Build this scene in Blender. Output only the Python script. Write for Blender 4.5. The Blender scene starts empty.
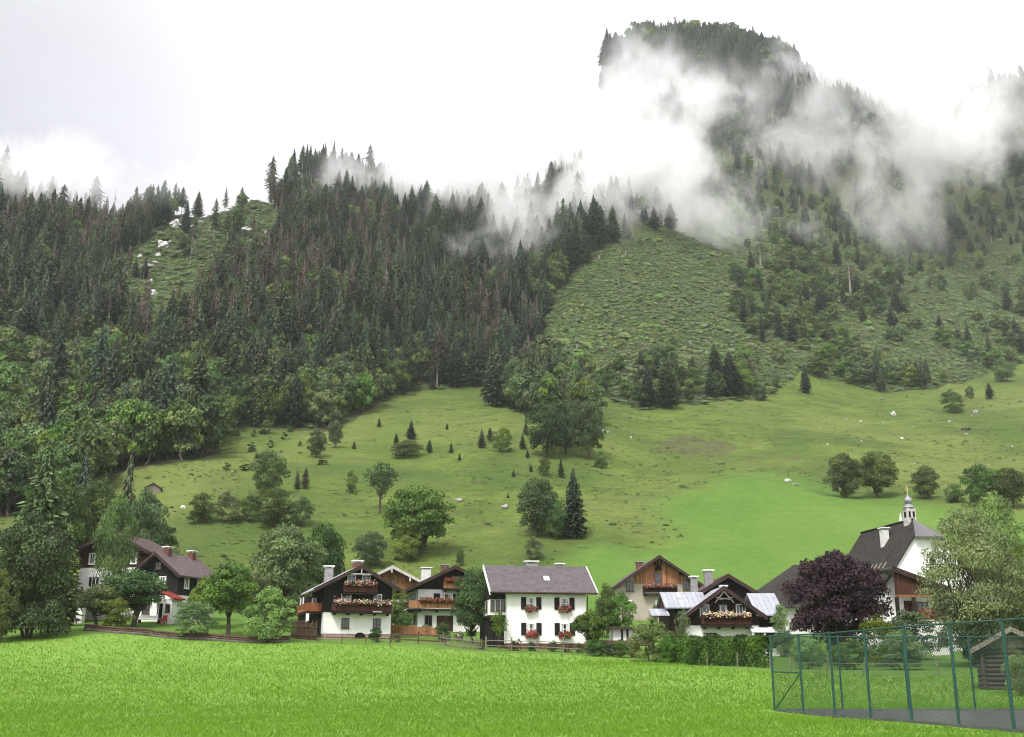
import bpy, math, random
import numpy as np
from mathutils import Vector

random.seed(7)
RNG = np.random.default_rng(11)
sc = bpy.context.scene
COL = sc.collection
R = math.radians

# ------------------------------------------------------------------ camera
F_PX, CX, CY = 1100.0, 512.0, 368.5
TILT = R(15.3)
CAM_H = 1.65
cam_d = bpy.data.cameras.new('camera')
cam = bpy.data.objects.new('camera', cam_d)
COL.objects.link(cam)
cam.location = (0, 0, CAM_H)
cam.rotation_euler = (math.pi / 2 + TILT, 0, 0)
cam_d.sensor_width = 36
cam_d.lens = 36 * F_PX / 1024
cam_d.clip_start = 0.1
cam_d.clip_end = 6000
sc.camera = cam

CT, ST = math.cos(TILT), math.sin(TILT)


def slope_of(px, py):
    """x/y and z/y of the line of sight through a picture point"""
    u = (CY - py)
    dy = CT * F_PX - ST * u
    dz = ST * F_PX + CT * u
    return (px - CX) / dy, dz / dy


def project(x, y, z):
    z = z - CAM_H
    d = np.maximum(CT * y + ST * z, 1e-3)
    return CX + F_PX * x / d, CY - F_PX * (CT * z - ST * y) / d


def mpp(y, z=4.0):
    """metres per picture unit at a place"""
    return (CT * y + ST * (z - CAM_H)) / F_PX


# ------------------------------------------------------------------ numpy noise
def vnoise(x, y, seed=0):
    xi = np.floor(x).astype(np.int64)
    yi = np.floor(y).astype(np.int64)
    fx, fy = x - xi, y - yi
    fx = fx * fx * (3 - 2 * fx)
    fy = fy * fy * (3 - 2 * fy)

    def h(a, b):
        n = (a * 374761393 + b * 668265263 + seed * 1442695041) & 0x7fffffff
        n = ((n ^ (n >> 13)) * 1274126177) & 0x7fffffff
        return ((n ^ (n >> 16)) & 0xffff) / 65535.0
    a, b, c, d = h(xi, yi), h(xi + 1, yi), h(xi, yi + 1), h(xi + 1, yi + 1)
    return (a * (1 - fx) + b * fx) * (1 - fy) + (c * (1 - fx) + d * fx) * fy


def fbm(x, y, seed=0, octaves=4):
    s, a, t = 0, 1.0, 0
    for i in range(octaves):
        s = s + a * (vnoise(x, y, seed + i * 17) - 0.5)
        t += a
        a *= 0.5
        x, y = x * 2.03 + 5.1, y * 2.03 + 9.7
    return s / t * 2


def in_poly(px, py, poly):
    px, py = np.asarray(px, float), np.asarray(py, float)
    ins = np.zeros(px.shape, bool)
    n = len(poly)
    for i in range(n):
        x0, y0 = poly[i]
        x1, y1 = poly[(i + 1) % n]
        if y0 == y1:
            continue
        c = ((y0 > py) != (y1 > py)) & (px < (x1 - x0) * (py - y0) / (y1 - y0) + x0)
        ins ^= c
    return ins


# ------------------------------------------------------------------ the lie of the land
COLS = {
    -420: [(655, 100), (628, 140), ('s', 480, .34), ('s', 330, .6), ('s', 190, .75)],
    -200: [(648, 106), (624, 140), ('s', 475, .33), ('s', 330, .6), ('s', 195, .75)],
    0: [(640, 112), (620, 140), ('s', 470, .33), ('s', 330, .62), ('s', 200, .75)],
    60: [(637, 113), (621, 140), ('s', 465, .33), ('s', 330, .62), ('s', 226, .75)],
    110: [(633, 116), (622, 138), ('s', 460, .33), ('s', 330, .6), ('s', 226, .75)],
    170: [(637, 118), (621, 132), ('s', 455, .35), ('s', 360, .5), ('s', 214, .75)],
    215: [(639, 118), (621, 136), ('s', 452, .355), ('s', 375, .48), ('s', 224, .73)],
    250: [(641, 118), (621, 140), ('s', 450, .36), ('s', 390, .45), ('s', 208, .72)],
    295: [(642, 117), (629, 130), (619, 146), ('s', 440, .365), ('s', 390, .45), ('s', 178, .70)],
    330: [(643, 117), (637, 123), (618, 150), ('s', 430, .37), ('s', 183, .68)],
    400: [(645, 115), (628, 140), (618, 155), ('s', 390, .38), ('s', 196, .7)],
    440: [(648, 113), (630, 138), (618, 153), ('s', 388, .38), ('s', 218, .7)],
    480: [(652, 111), (632, 135), (618, 152), ('s', 386, .38), ('s', 182, .7)],
    540: [(653, 110), (649, 115), (615, 152), ('s', 405, .38), ('s', 330, .58), ('s', 212, .72)],
    575: [(655, 109), (612, 152), ('s', 430, .38), ('s', 300, .6), ('s', 190, .74)],
    620: [(657, 107), (620, 145), ('s', 500, .34), ('s', 420, .4), ('s', 245, .68), (150, 870), (66, 1120)],
    690: [(664, 99), (655, 108), (622, 145), ('s', 470, .33), ('s', 392, .4), ('s', 235, .68), (150, 870), (57, 1120)],
    655: [(660, 103), (655, 110), (621, 145), ('s', 485, .33), ('s', 405, .4), ('s', 240, .68), (150, 870), (57, 1120)],
    725: [(666, 94), (655, 108), (621, 143), ('s', 475, .33), ('s', 388, .39), ('s', 232, .68), (150, 880), (58, 1120)],
    760: [(668, 88), (655, 108), (620, 140), ('s', 480, .32), ('s', 385, .38), ('s', 230, .68), (150, 900), (70, 1120)],
    850: [(672, 80), (655, 108), (628, 135), ('s', 500, .28), ('s', 390, .38), ('s', 220, .62), (150, 890), (100, 1130)],
    940: [(674, 75), (655, 108), (632, 130), ('s', 500, .28), ('s', 385, .36), ('s', 250, .6), (150, 890), (104, 1130)],
    1024: [(676, 72), (652, 108), (632, 130), ('s', 506, .28), ('s', 372, .36), ('s', 250, .6), (150, 890), (82, 1130)],
    1200: [(676, 72), (648, 112), ('s', 506, .28), ('s', 372, .36), ('s', 250, .6), ('s', 60, .8)],
    1420: [(676, 72), (648, 112), ('s', 506, .28), ('s', 372, .36), ('s', 250, .6), ('s', 80, .8)],
}
ctl = []
for px, rows in COLS.items():
    Y0 = Z0 = None
    for r in rows:
        if r[0] == 's':
            _, py, s = r
            kx, kz = slope_of(px, py)
            Y = (Z0 - s * Y0 - CAM_H) / (kz - s)
            n = max(1, int((Y - Y0) / 110))
            for j in range(1, n):
                yy = Y0 + (Y - Y0) * j / n
                ctl.append((kx * yy, yy, Z0 + s * (yy - Y0)))
            Z = CAM_H + Y * kz
        else:
            py, Y = r
            kx, kz = slope_of(px, py)
            Z = CAM_H + Y * kz
        ctl.append((kx * Y, Y, Z))
        Y0, Z0 = Y, Z
    kx, _ = slope_of(px, 300)
    ctl.append((kx * (Y0 + 70), Y0 + 70, Z0 - 8))
    ctl.append((kx * (Y0 + 200), Y0 + 200, Z0 - 90))
    ctl.append((kx * (Y0 + 500), Y0 + 500, Z0 - 260))
for px, py, Y in [(604, 72, 1125), (598, 140, 1120), (585, 215, 1080)]:
    kx, kz = slope_of(px, py)
    ctl.append((kx * Y, Y, CAM_H + kz * Y))
for x in (-160, -60, -25, 0, 12, 25, 60, 160):
    for y in (-150, -60, 0, 25, 47):
        ctl.append((x, y, 0.0))
for x in (-40, -18, 0, 10):
    ctl.append((x * 1.2, 66, .55))
    ctl.append((x * 1.5, 88, 1.9))
for x in (-20, 0, 9):
    ctl.append((x, 57, .15))
ctl += [(18, 52, .08), (26, 52, .08), (36, 52, .1), (60, 60, .6), (-90, 75, 1.6), (100, 75, 1.2)]
CTL = np.array(ctl, float)
_C2 = 6.0 ** 2


def _phi(dx, dy):
    return np.sqrt(dx * dx + dy * dy + _C2)


_n = len(CTL)
_A = np.zeros((_n + 3, _n + 3))
_A[:_n, :_n] = _phi(CTL[:, None, 0] - CTL[None, :, 0], CTL[:, None, 1] - CTL[None, :, 1]) - 0.02 * np.eye(_n)
_A[:_n, _n] = 1
_A[:_n, _n + 1] = CTL[:, 0] / 500
_A[:_n, _n + 2] = CTL[:, 1] / 500
_A[_n:, :_n] = _A[:_n, _n:].T
_W = np.linalg.solve(_A, np.concatenate([CTL[:, 2], np.zeros(3)]))


def height(x, y, rough=True):
    x = np.atleast_1d(np.asarray(x, float))
    y = np.atleast_1d(np.asarray(y, float))
    out = np.empty(x.shape)
    fx, fy, fo = x.ravel(), y.ravel(), out.reshape(-1)
    for i in range(0, fx.size, 20000):
        a, b = fx[i:i + 20000], fy[i:i + 20000]
        p = _phi(a[:, None] - CTL[None, :, 0], b[:, None] - CTL[None, :, 1])
        fo[i:i + 20000] = p @ _W[:_n] + _W[_n] + _W[_n + 1] * a / 500 + _W[_n + 2] * b / 500
    if rough:
        k1 = np.clip((y - 160) / 80, 0, 1)
        k2 = np.clip((y - 420) / 200, 0, 1)
        out = out + 0.05 * fbm(x / 6, y / 6, 3, 3) * np.clip((y - 15) / 20, 0, 1)
        out = out + k1 * (1.3 * fbm(x / 26, y / 26, 5, 4) + 0.55 * fbm(x / 14, y / 4.0, 8, 3) + np.clip((y - 200) / 120, 0, 1) * 3.2 * fbm(x / 48, y / 75, 15, 2))
        out = out + k2 * (9.0 * fbm(x / 70, y / 90, 21, 4))
    return out


def H(x, y):
    return float(height(x, y)[0])


def ground(px, py, y0=24.0, y1=1300.0):
    """where the line of sight through a picture point first meets the land"""
    kx, kz = slope_of(px, py)
    ys = np.geomspace(y0, y1, 900)
    d = height(kx * ys, ys) - (CAM_H + kz * ys)
    i = np.argmax(d > 0)
    if d[i] <= 0:
        return None
    if i:
        f = d[i - 1] / (d[i - 1] - d[i])
        yy = ys[i - 1] + f * (ys[i] - ys[i - 1])
    else:
        yy = ys[0]
    return kx * yy, yy, H(kx * yy, yy)


def stand(px, Y, py=640):
    kx, _ = slope_of(px, py)
    return kx * Y, Y, H(kx * Y, Y)


# ------------------------------------------------------------------ object helpers
def tag(o, label=None, cat=None, group=None, kind=None):
    if label: o['label'] = label
    if cat: o['category'] = cat
    if group: o['group'] = group
    if kind: o['kind'] = kind
    return o


def empty(name, loc, rz=0.0, label=None, cat=None, group=None):
    o = bpy.data.objects.new(name, None)
    o.empty_display_size = .3
    COL.objects.link(o)
    o.location = loc
    o.rotation_euler = (0, 0, rz)
    return tag(o, label, cat, group)


def np_mesh(name, V, Fq=None, Ft=None, tint=None, smooth=False):
    me = bpy.data.meshes.new(name)
    V = np.asarray(V, np.float32)
    loops, starts = [], []
    p = 0
    if Fq is not None and len(Fq):
        Fq = np.asarray(Fq, np.int32)
        loops.append(Fq.ravel())
        starts.append(np.arange(len(Fq), dtype=np.int32) * 4)
        p = len(Fq) * 4
    if Ft is not None and len(Ft):
        Ft = np.asarray(Ft, np.int32)
        loops.append(Ft.ravel())
        starts.append(p + np.arange(len(Ft), dtype=np.int32) * 3)
    L = np.concatenate(loops)
    S = np.concatenate(starts)
    me.vertices.add(len(V))
    me.vertices.foreach_set('co', V.ravel())
    me.loops.add(len(L))
    me.loops.foreach_set('vertex_index', L)
    me.polygons.add(len(S))
    me.polygons.foreach_set('loop_start', S)
    if smooth:
        me.polygons.foreach_set('use_smooth', np.ones(len(S), bool))
    if tint is not None:
        a = me.attributes.new('tint', 'FLOAT', 'FACE')
        a.data.foreach_set('value', np.asarray(tint, np.float32))
    me.update(calc_edges=True)
    return me


def link(name, me, mat=None, parent=None, loc=None):
    o = bpy.data.objects.new(name, me)
    COL.objects.link(o)
    if mat is not None and not me.materials:
        me.materials.append(mat)
    if parent is not None:
        o.parent = parent
    if loc is not None:
        o.location = loc
    return o


class MB:
    """collects solid pieces and links them as one mesh object"""
    def __init__(s):
        s.v, s.f = [], []

    def add(s, vs, fs):
        b = len(s.v)
        s.v += [tuple(map(float, v)) for v in vs]
        s.f += [tuple(b + i for i in f) for f in fs]
        return s

    def box(s, x0, x1, y0, y1, z0, z1):
        vs = [(x0, y0, z0), (x1, y0, z0), (x1, y1, z0), (x0, y1, z0), (x0, y0, z1), (x1, y0, z1), (x1, y1, z1), (x0, y1, z1)]
        return s.add(vs, [(3, 2, 1, 0), (4, 5, 6, 7), (0, 1, 5, 4), (1, 2, 6, 5), (2, 3, 7, 6), (3, 0, 4, 7)])

    def ext(s, prof, axis, a0, a1):
        """a profile (counter-clockwise in x,z or y,z) drawn out along y or x"""
        n = len(prof)
        if axis == 'y':
            vs = [(p, a0, q) for p, q in prof] + [(p, a1, q) for p, q in prof]
        elif axis == 'x':
            vs = [(a0, p, q) for p, q in prof] + [(a1, p, q) for p, q in prof]
        else:
            vs = [(p, q, a0) for p, q in prof] + [(p, q, a1) for p, q in prof]
        fs = [tuple(range(n)), tuple(reversed(range(n, 2 * n)))]
        fs += [(i, n + i, n + (i + 1) % n, (i + 1) % n) for i in range(n)]
        return s.add(vs, fs)

    def bar(s, p, q, r0, r1=None, n=6):
        r1 = r0 if r1 is None else r1
        p, q = Vector(p), Vector(q)
        d = (q - p).normalized()
        a = d.orthogonal().normalized()
        b = d.cross(a)
        vs = []
        for c, r in ((p, r0), (q, r1)):
            for i in range(n):
                t = 2 * math.pi * i / n
                vs.append(c + (a * math.cos(t) + b * math.sin(t)) * r)
        return s.add(vs, [tuple(reversed(range(n))), tuple(range(n, 2 * n))] + [(i, (i + 1) % n, n + (i + 1) % n, n + i) for i in range(n)])

    def lathe(s, prof, c=(0, 0), n=16):
        vs, fs = [], []
        for r, z in prof:
            for i in range(n):
                t = 2 * math.pi * i / n
                vs.append((c[0] + r * math.cos(t), c[1] + r * math.sin(t), z))
        m = len(prof)
        for j in range(m - 1):
            for i in range(n):
                fs.append((j * n + i, j * n + (i + 1) % n, (j + 1) * n + (i + 1) % n, (j + 1) * n + i))
        fs += [tuple(reversed(range(n))), tuple(range((m - 1) * n, m * n))]
        return s.add(vs, fs)

    def mesh(s, name):
        me = bpy.data.meshes.new(name)
        me.from_pydata(s.v, [], s.f)
        import bmesh
        bm = bmesh.new()
        bm.from_mesh(me)
        bmesh.ops.recalc_face_normals(bm, faces=bm.faces)
        bm.to_mesh(me)
        bm.free()
        return me

    def build(s, name, mat, parent=None, bevel=0.0):
        o = link(name, s.mesh(name), mat, parent)
        if bevel:
            m = o.modifiers.new('bevel', 'BEVEL')
            m.width = bevel
            m.segments = 1
        return o
# ------------------------------------------------------------------ materials
def mat(name):
    m = bpy.data.materials.new(name)
    m.use_nodes = True
    nt = m.node_tree
    nt.nodes.clear()
    return m, nt, nt.nodes, nt.links


def N(nodes, t, **kw):
    n = nodes.new(t)
    for k, v in kw.items():
        setattr(n, k, v)
    return n


def out_principled(nt, rough=.8, spec=.3, metal=0.0):
    o = N(nt.nodes, 'ShaderNodeOutputMaterial')
    p = N(nt.nodes, 'ShaderNodeBsdfPrincipled')
    p.inputs['Roughness'].default_value = rough
    p.inputs['Specular IOR Level'].default_value = spec
    p.inputs['Metallic'].default_value = metal
    nt.links.new(p.outputs[0], o.inputs[0])
    return p, o


def ramp(nt, src, stops):
    r = N(nt.nodes, 'ShaderNodeValToRGB')
    cr = r.color_ramp
    while len(cr.elements) < len(stops):
        cr.elements.new(.5)
    for e, (p, c) in zip(cr.elements, stops):
        e.position = p
        e.color = (*c, 1)
    nt.links.new(src, r.inputs[0])
    return r.outputs[0]


def mixc(nt, fac, a, b, blend='MIX'):
    m = N(nt.nodes, 'ShaderNodeMix', data_type='RGBA', blend_type=blend)
    for sock, v in ((0, fac), (6, a), (7, b)):
        if hasattr(v, 'node'):
            nt.links.new(v, m.inputs[sock])
        elif isinstance(v, (int, float)):
            m.inputs[sock].default_value = v
        else:
            m.inputs[sock].default_value = (*v, 1)
    return m.outputs[2]


def mth(nt, op, a, b=None, clamp=False):
    m = N(nt.nodes, 'ShaderNodeMath', operation=op)
    m.use_clamp = clamp
    for i, v in enumerate((a, b)):
        if v is None: continue
        if hasattr(v, 'node'):
            nt.links.new(v, m.inputs[i])
        else:
            m.inputs[i].default_value = v
    return m.outputs[0]


def noise(nt, scale, detail=4, coord='Object', stretch=None, rough=.55):
    tc = N(nt.nodes, 'ShaderNodeTexCoord')
    src = tc.outputs[coord]
    if stretch:
        mp = N(nt.nodes, 'ShaderNodeMapping')
        mp.inputs['Scale'].default_value = stretch
        nt.links.new(src, mp.inputs[0])
        src = mp.outputs[0]
    n = N(nt.nodes, 'ShaderNodeTexNoise')
    n.inputs['Scale'].default_value = scale
    n.inputs['Detail'].default_value = detail
    n.inputs['Roughness'].default_value = rough
    nt.links.new(src, n.inputs['Vector'])
    return n.outputs[0]


def bump(nt, p, h, strength=.4, dist=.05):
    b = N(nt.nodes, 'ShaderNodeBump')
    b.inputs['Strength'].default_value = strength
    b.inputs['Distance'].default_value = dist
    nt.links.new(h, b.inputs['Height'])
    nt.links.new(b.outputs[0], p.inputs['Normal'])


def m_plain(name, c, rough=.7, spec=.3, var=.25, scale=3.0, metal=0.0, stretch=None, bmp=0.0):
    m, nt, nd, lk = mat(name)
    p, _ = out_principled(nt, rough, spec, metal)
    n = noise(nt, scale, 5, stretch=stretch)
    c = np.array(c)
    col = ramp(nt, n, [(.3, tuple(c * (1 - var))), (.7, tuple(np.minimum(c * (1 + var), .95)))])
    lk.new(col, p.inputs['Base Color'])
    if bmp:
        bump(nt, p, n, bmp, .03)
    return m


def m_foliage(name, c, var=.55, hue=.03, trans=.2, obj_var=.35):
    """leaf colour differs from leaf to leaf and from tree to tree"""
    m, nt, nd, lk = mat(name)
    o = N(nd, 'ShaderNodeOutputMaterial')
    p = N(nd, 'ShaderNodeBsdfPrincipled')
    p.inputs['Roughness'].default_value = .65
    p.inputs['Specular IOR Level'].default_value = .15
    t = N(nd, 'ShaderNodeBsdfTranslucent')
    mx = N(nd, 'ShaderNodeMixShader')
    mx.inputs[0].default_value = trans
    at = N(nd, 'ShaderNodeAttribute', attribute_name='tint')
    c = np.array(c)
    warm = c * np.array([1 + var * 1.2, 1 + var, 1 + var * .3])
    base = ramp(nt, at.outputs['Fac'], [(0, tuple(c * (1 - var))), (.5, tuple(c)), (1, tuple(warm))])
    oi = N(nd, 'ShaderNodeObjectInfo')
    hs = N(nd, 'ShaderNodeHueSaturation')
    lk.new(base, hs.inputs['Color'])
    rnd = oi.outputs['Random']
    lk.new(mth(nt, 'ADD', mth(nt, 'MULTIPLY', rnd, 2 * hue), .5 - hue), hs.inputs['Hue'])
    r2 = mth(nt, 'FRACT', mth(nt, 'MULTIPLY', rnd, 7.31))
    lk.new(mth(nt, 'ADD', mth(nt, 'MULTIPLY', r2, 2 * obj_var), 1 - obj_var), hs.inputs['Value'])
    r3 = mth(nt, 'FRACT', mth(nt, 'MULTIPLY', rnd, 13.7))
    lk.new(mth(nt, 'ADD', mth(nt, 'MULTIPLY', r3, .4), .75), hs.inputs['Saturation'])
    lk.new(hs.outputs[0], p.inputs['Base Color'])
    lk.new(hs.outputs[0], t.inputs['Color'])
    lk.new(p.outputs[0], mx.inputs[1])
    lk.new(t.outputs[0], mx.inputs[2])
    lk.new(mx.outputs[0], o.inputs[0])
    return m


def m_planks(name, c, width=.16, axis='x', rough=.8, var=.45):
    """upright boards: each board its own shade, dark joints, grain along the board"""
    m, nt, nd, lk = mat(name)
    p, _ = out_principled(nt, rough, .2)
    tc = N(nd, 'ShaderNodeTexCoord')
    sp = N(nd, 'ShaderNodeSeparateXYZ')
    lk.new(tc.outputs['Object'], sp.inputs[0])
    if axis == 'z':
        u = mth(nt, 'DIVIDE', sp.outputs['Z'], width)
    else:
        u = mth(nt, 'DIVIDE', mth(nt, 'ADD', sp.outputs['X'], sp.outputs['Y']), width)
    fl = mth(nt, 'FLOOR', u)
    fr = mth(nt, 'FRACT', u)
    wn = N(nd, 'ShaderNodeTexWhiteNoise', noise_dimensions='1D')
    lk.new(fl, wn.inputs['W'])
    g = noise(nt, 3.0, 6, stretch=(9, 9, .7) if axis != 'z' else (.7, .7, 9))
    s = mth(nt, 'ADD', mth(nt, 'MULTIPLY', wn.outputs[0], .55), mth(nt, 'MULTIPLY', g, .6))
    c = np.array(c)
    col = ramp(nt, s, [(.15, tuple(c * (1 - var))), (.85, tuple(c * (1 + var)))])
    joint = mth(nt, 'GREATER_THAN', fr, .1)
    col = mixc(nt, joint, tuple(c * .25), col)
    lk.new(col, p.inputs['Base Color'])
    bump(nt, p, mth(nt, 'ADD', joint, mth(nt, 'MULTIPLY', g, .3)), .5, .02)
    return m


def m_plaster(name, c, dirt=(.45, .42, .36)):
    m, nt, nd, lk = mat(name)
    p, _ = out_principled(nt, .9, .15)
    n = noise(nt, 1.3, 6)
    col = ramp(nt, n, [(.3, tuple(np.array(c) * .9)), (.65, c)])
    n2 = noise(nt, 2.2, 5, stretch=(1.6, 1.6, .35))
    tc = N(nd, 'ShaderNodeTexCoord')
    sp = N(nd, 'ShaderNodeSeparateXYZ')
    lk.new(tc.outputs['Object'], sp.inputs[0])
    low = mth(nt, 'SUBTRACT', .8, mth(nt, 'MULTIPLY', sp.outputs['Z'], 1.0), True)   # splash stains at the wall foot
    k = mth(nt, 'MULTIPLY', low, mth(nt, 'MULTIPLY', n2, .9), True)
    col = mixc(nt, k, col, dirt)
    st = ramp(nt, n2, [(.58, (0, 0, 0)), (.75, (.25, .25, .25))])
    col = mixc(nt, st, col, tuple(np.array(c) * .7))
    lk.new(col, p.inputs['Base Color'])
    bump(nt, p, noise(nt, 18, 4), .25, .02)
    return m


def m_tiles(name, c, row=.28, colw=.22, rough=.7, var=.3):
    """small roof tiles in courses"""
    m, nt, nd, lk = mat(name)
    p, _ = out_principled(nt, rough, .3)
    tc = N(nd, 'ShaderNodeTexCoord')
    sp = N(nd, 'ShaderNodeSeparateXYZ')
    lk.new(tc.outputs['Object'], sp.inputs[0])
    v = mth(nt, 'DIVIDE', sp.outputs['Z'], row * .5)
    fv = mth(nt, 'FLOOR', v)
    u = mth(nt, 'ADD', mth(nt, 'DIVIDE', mth(nt, 'ADD', sp.outputs['X'], mth(nt, 'MULTIPLY', sp.outputs['Y'], 1.0)), colw), mth(nt, 'MULTIPLY', fv, .5))
    fu = mth(nt, 'FLOOR', u)
    cmb = N(nd, 'ShaderNodeCombineXYZ')
    lk.new(fu, cmb.inputs[0])
    lk.new(fv, cmb.inputs[1])
    wn = N(nd, 'ShaderNodeTexWhiteNoise', noise_dimensions='2D')
    lk.new(cmb.outputs[0], wn.inputs['Vector'])
    n = noise(nt, .9, 6)
    s = mth(nt, 'ADD', mth(nt, 'MULTIPLY', wn.outputs[0], .45), mth(nt, 'MULTIPLY', n, .6))
    c = np.array(c)
    col = ramp(nt, s, [(.2, tuple(c * (1 - var))), (.8, tuple(c * (1 + var)))])
    edge = mth(nt, 'GREATER_THAN', mth(nt, 'FRACT', v), .16)
    col = mixc(nt, edge, tuple(c * .45), col)
    lk.new(col, p.inputs['Base Color'])
    bump(nt, p, mth(nt, 'ADD', mth(nt, 'FRACT', v), mth(nt, 'MULTIPLY', wn.outputs[0], .3)), .6, .04)
    return m


def m_sheet(name, c, seam=.55, axis='y', rust=(.2, .11, .07), rough=.45):
    """sheet-metal roof with seams and weather stains"""
    m, nt, nd, lk = mat(name)
    p, _ = out_principled(nt, rough, .5, .25)
    tc = N(nd, 'ShaderNodeTexCoord')
    sp = N(nd, 'ShaderNodeSeparateXYZ')
    lk.new(tc.outputs['Object'], sp.inputs[0])
    u = mth(nt, 'DIVIDE', sp.outputs['Y' if axis == 'y' else 'X'], seam)
    fr = mth(nt, 'FRACT', u)
    wn = N(nd, 'ShaderNodeTexWhiteNoise', noise_dimensions='1D')
    lk.new(mth(nt, 'FLOOR', u), wn.inputs['W'])
    n = noise(nt, 1.2, 6)
    c = np.array(c)
    s = mth(nt, 'ADD', mth(nt, 'MULTIPLY', wn.outputs[0], .5), mth(nt, 'MULTIPLY', n, .5))
    col = ramp(nt, s, [(.2, tuple(c * .75)), (.8, tuple(c * 1.15))])
    j = mth(nt, 'GREATER_THAN', fr, .09)
    col = mixc(nt, j, tuple(c * .5), col)
    k = ramp(nt, noise(nt, 1.7, 7), [(.56, (0, 0, 0)), (.72, (.7, .7, .7))])
    col = mixc(nt, k, col, rust)
    lk.new(col, p.inputs['Base Color'])
    bump(nt, p, j, .5, .03)
    return m


def m_glass(name):
    m, nt, nd, lk = mat(name)
    p, _ = out_principled(nt, .08, .8)
    n = noise(nt, 1.5, 2)
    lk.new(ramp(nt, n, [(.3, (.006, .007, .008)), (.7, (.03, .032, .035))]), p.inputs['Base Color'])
    return m


def m_log(name, c):
    m, nt, nd, lk = mat(name)
    p, _ = out_principled(nt, .9, .15)
    n = noise(nt, 2.5, 8, stretch=(.6, .6, 9))
    c = np.array(c)
    lk.new(ramp(nt, n, [(.25, tuple(c * .5)), (.75, tuple(c * 1.5))]), p.inputs['Base Color'])
    bump(nt, p, n, .6, .03)
    return m


M = {}
M['plaster'] = m_plaster('white plaster', (.78, .77, .74))
M['stone_plaster'] = m_plaster('grey rubble plaster', (.36, .32, .26), (.2, .17, .14))
M['plinth'] = m_plain('pinkish plinth', (.30, .2, .19), .9, .1, .3, 4)
M['plinth_dark'] = m_plain('dark red plinth', (.13, .06, .055), .9, .1, .3, 4)
M['wood_dark'] = m_planks('dark larch boards', (.022, .013, .010))
M['wood_black'] = m_planks('black old boards', (.012, .0105, .01))
M['wood_red'] = m_planks('red brown boards', (.055, .022, .015))
M['wood_orange'] = m_planks('honey coloured boards', (.19, .09, .04))
M['wood_gable'] = m_planks('weathered orange boards', (.27, .125, .06), .22, var=.6)
M['wood_rail'] = m_planks('balcony boards', (.055, .020, .014), .13)
M['wood_rail_orange'] = m_planks('orange balcony boards', (.20, .068, .028), .13)
M['wood_rail_tan'] = m_planks('tan balcony boards', (.26, .13, .06), .14)
M['wood_grey'] = m_plain('grey weathered wood', (.17, .145, .12), .9, .1, .45, 4, stretch=(3, 3, .6))
M['wood_brown'] = m_plain('brown rough wood', (.08, .05, .035), .9, .1, .5, 4)
M['bargeboard'] = m_plain('dark bargeboard', (.035, .018, .016), .7, .25, .3, 2)
M['board_white'] = m_plain('white painted board', (.74, .73, .72), .6, .3, .08, 2)
M['board_scallop'] = m_plain('grey lilac bargeboard', (.42, .38, .38), .7, .3, .2, 2)
M['tile_grey'] = m_tiles('grey violet tiles', (.088, .075, .079))
M['tile_purple'] = m_tiles('purple brown tiles', (.11, .078, .082))
M['tile_dark'] = m_tiles('mossy dark shingles', (.028, .024, .020), .3, .25, .85, .55)
M['tile_brown'] = m_tiles('brown tiles', (.07, .045, .04))
M['sheet'] = m_sheet('grey sheet metal', (.36, .37, .41), .5, 'y')
M['sheet_x'] = m_sheet('bright sheet metal', (.33, .34, .38), .5, 'x')
M['sheet_pale'] = m_sheet('pale sheet metal', (.55, .55, .58), .8, 'y', (.3, .27, .25))
M['sheet_dark'] = m_sheet('lead grey sheet', (.14, .13, .135), .5, 'x', (.1, .07, .06))
M['roof_red'] = m_tiles('red lean-to tiles', (.22, .035, .028), .24, .2)
M['glass'] = m_glass('dark window glass')
M['frame_white'] = m_plain('white window paint', (.72, .71, .68), .5, .4, .06, 3)
M['frame_brown'] = m_plain('brown window paint', (.07, .04, .03), .5, .4, .2, 3)
M['shutter_dark'] = m_planks('dark shutters', (.014, .010, .010), .06, 'z')
M['curtain'] = m_plain('net curtain', (.55, .55, .55), .9, .1, .15, 14)
M['chimney'] = m_plain('grey chimney render', (.22, .21, .21), .9, .1, .25, 3)
M['chimney_white'] = m_plain('pale chimney render', (.55, .54, .52), .9, .1, .15, 3)
M['brick'] = m_plain('brick red', (.13, .06, .05), .9, .1, .3, 6)
M['cap'] = m_plain('concrete cap', (.62, .62, .6), .8, .2, .1, 3)
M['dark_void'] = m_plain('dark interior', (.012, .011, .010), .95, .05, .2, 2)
M['door'] = m_planks('brown door', (.05, .028, .02), .14)
M['dome'] = m_sheet('dome tin', (.30, .29, .33), .25, 'x', (.2, .15, .15), .3)
M['gold'] = m_plain('gilt', (.55, .45, .2), .35, .6, .1, 5, .6)
M['green_paint'] = m_plain('green coated steel', (.007, .050, .042), .4, .5, .15, 6)
M['green_wire'] = m_plain('green wire', (.004, .030, .024), .5, .4, .1, 6)
M['asphalt'] = m_plain('wet court asphalt', (.075, .072, .080), .25, .6, .3, 1.2, bmp=.1)
M['log'] = m_log('grey logs', (.07, .055, .045))
M['stone'] = m_plain('grey limestone', (.28, .27, .25), .95, .1, .35, 1.5, bmp=.6)
M['stone_white'] = m_plain('white limestone', (.5, .49, .47), .95, .1, .25, .5, bmp=.6)
M['stone_dark'] = m_plain('dark mossy stone', (.10, .09, .08), .95, .1, .5, 3, bmp=.6)
M['bark'] = m_plain('grey brown bark', (.075, .06, .048), .95, .1, .4, 8, stretch=(3, 3, .8), bmp=.4)
M['bark_pale'] = m_plain('bleached trunk', (.21, .19, .165), .95, .1, .3, 5, stretch=(3, 3, .5))
M['bark_tall'] = m_plain('grey pine trunk', (.26, .235, .205), .95, .1, .25, 5, stretch=(3, 3, .5))
M['red_paint'] = m_plain('red paint', (.35, .03, .02), .5, .3, .2, 3)
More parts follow.
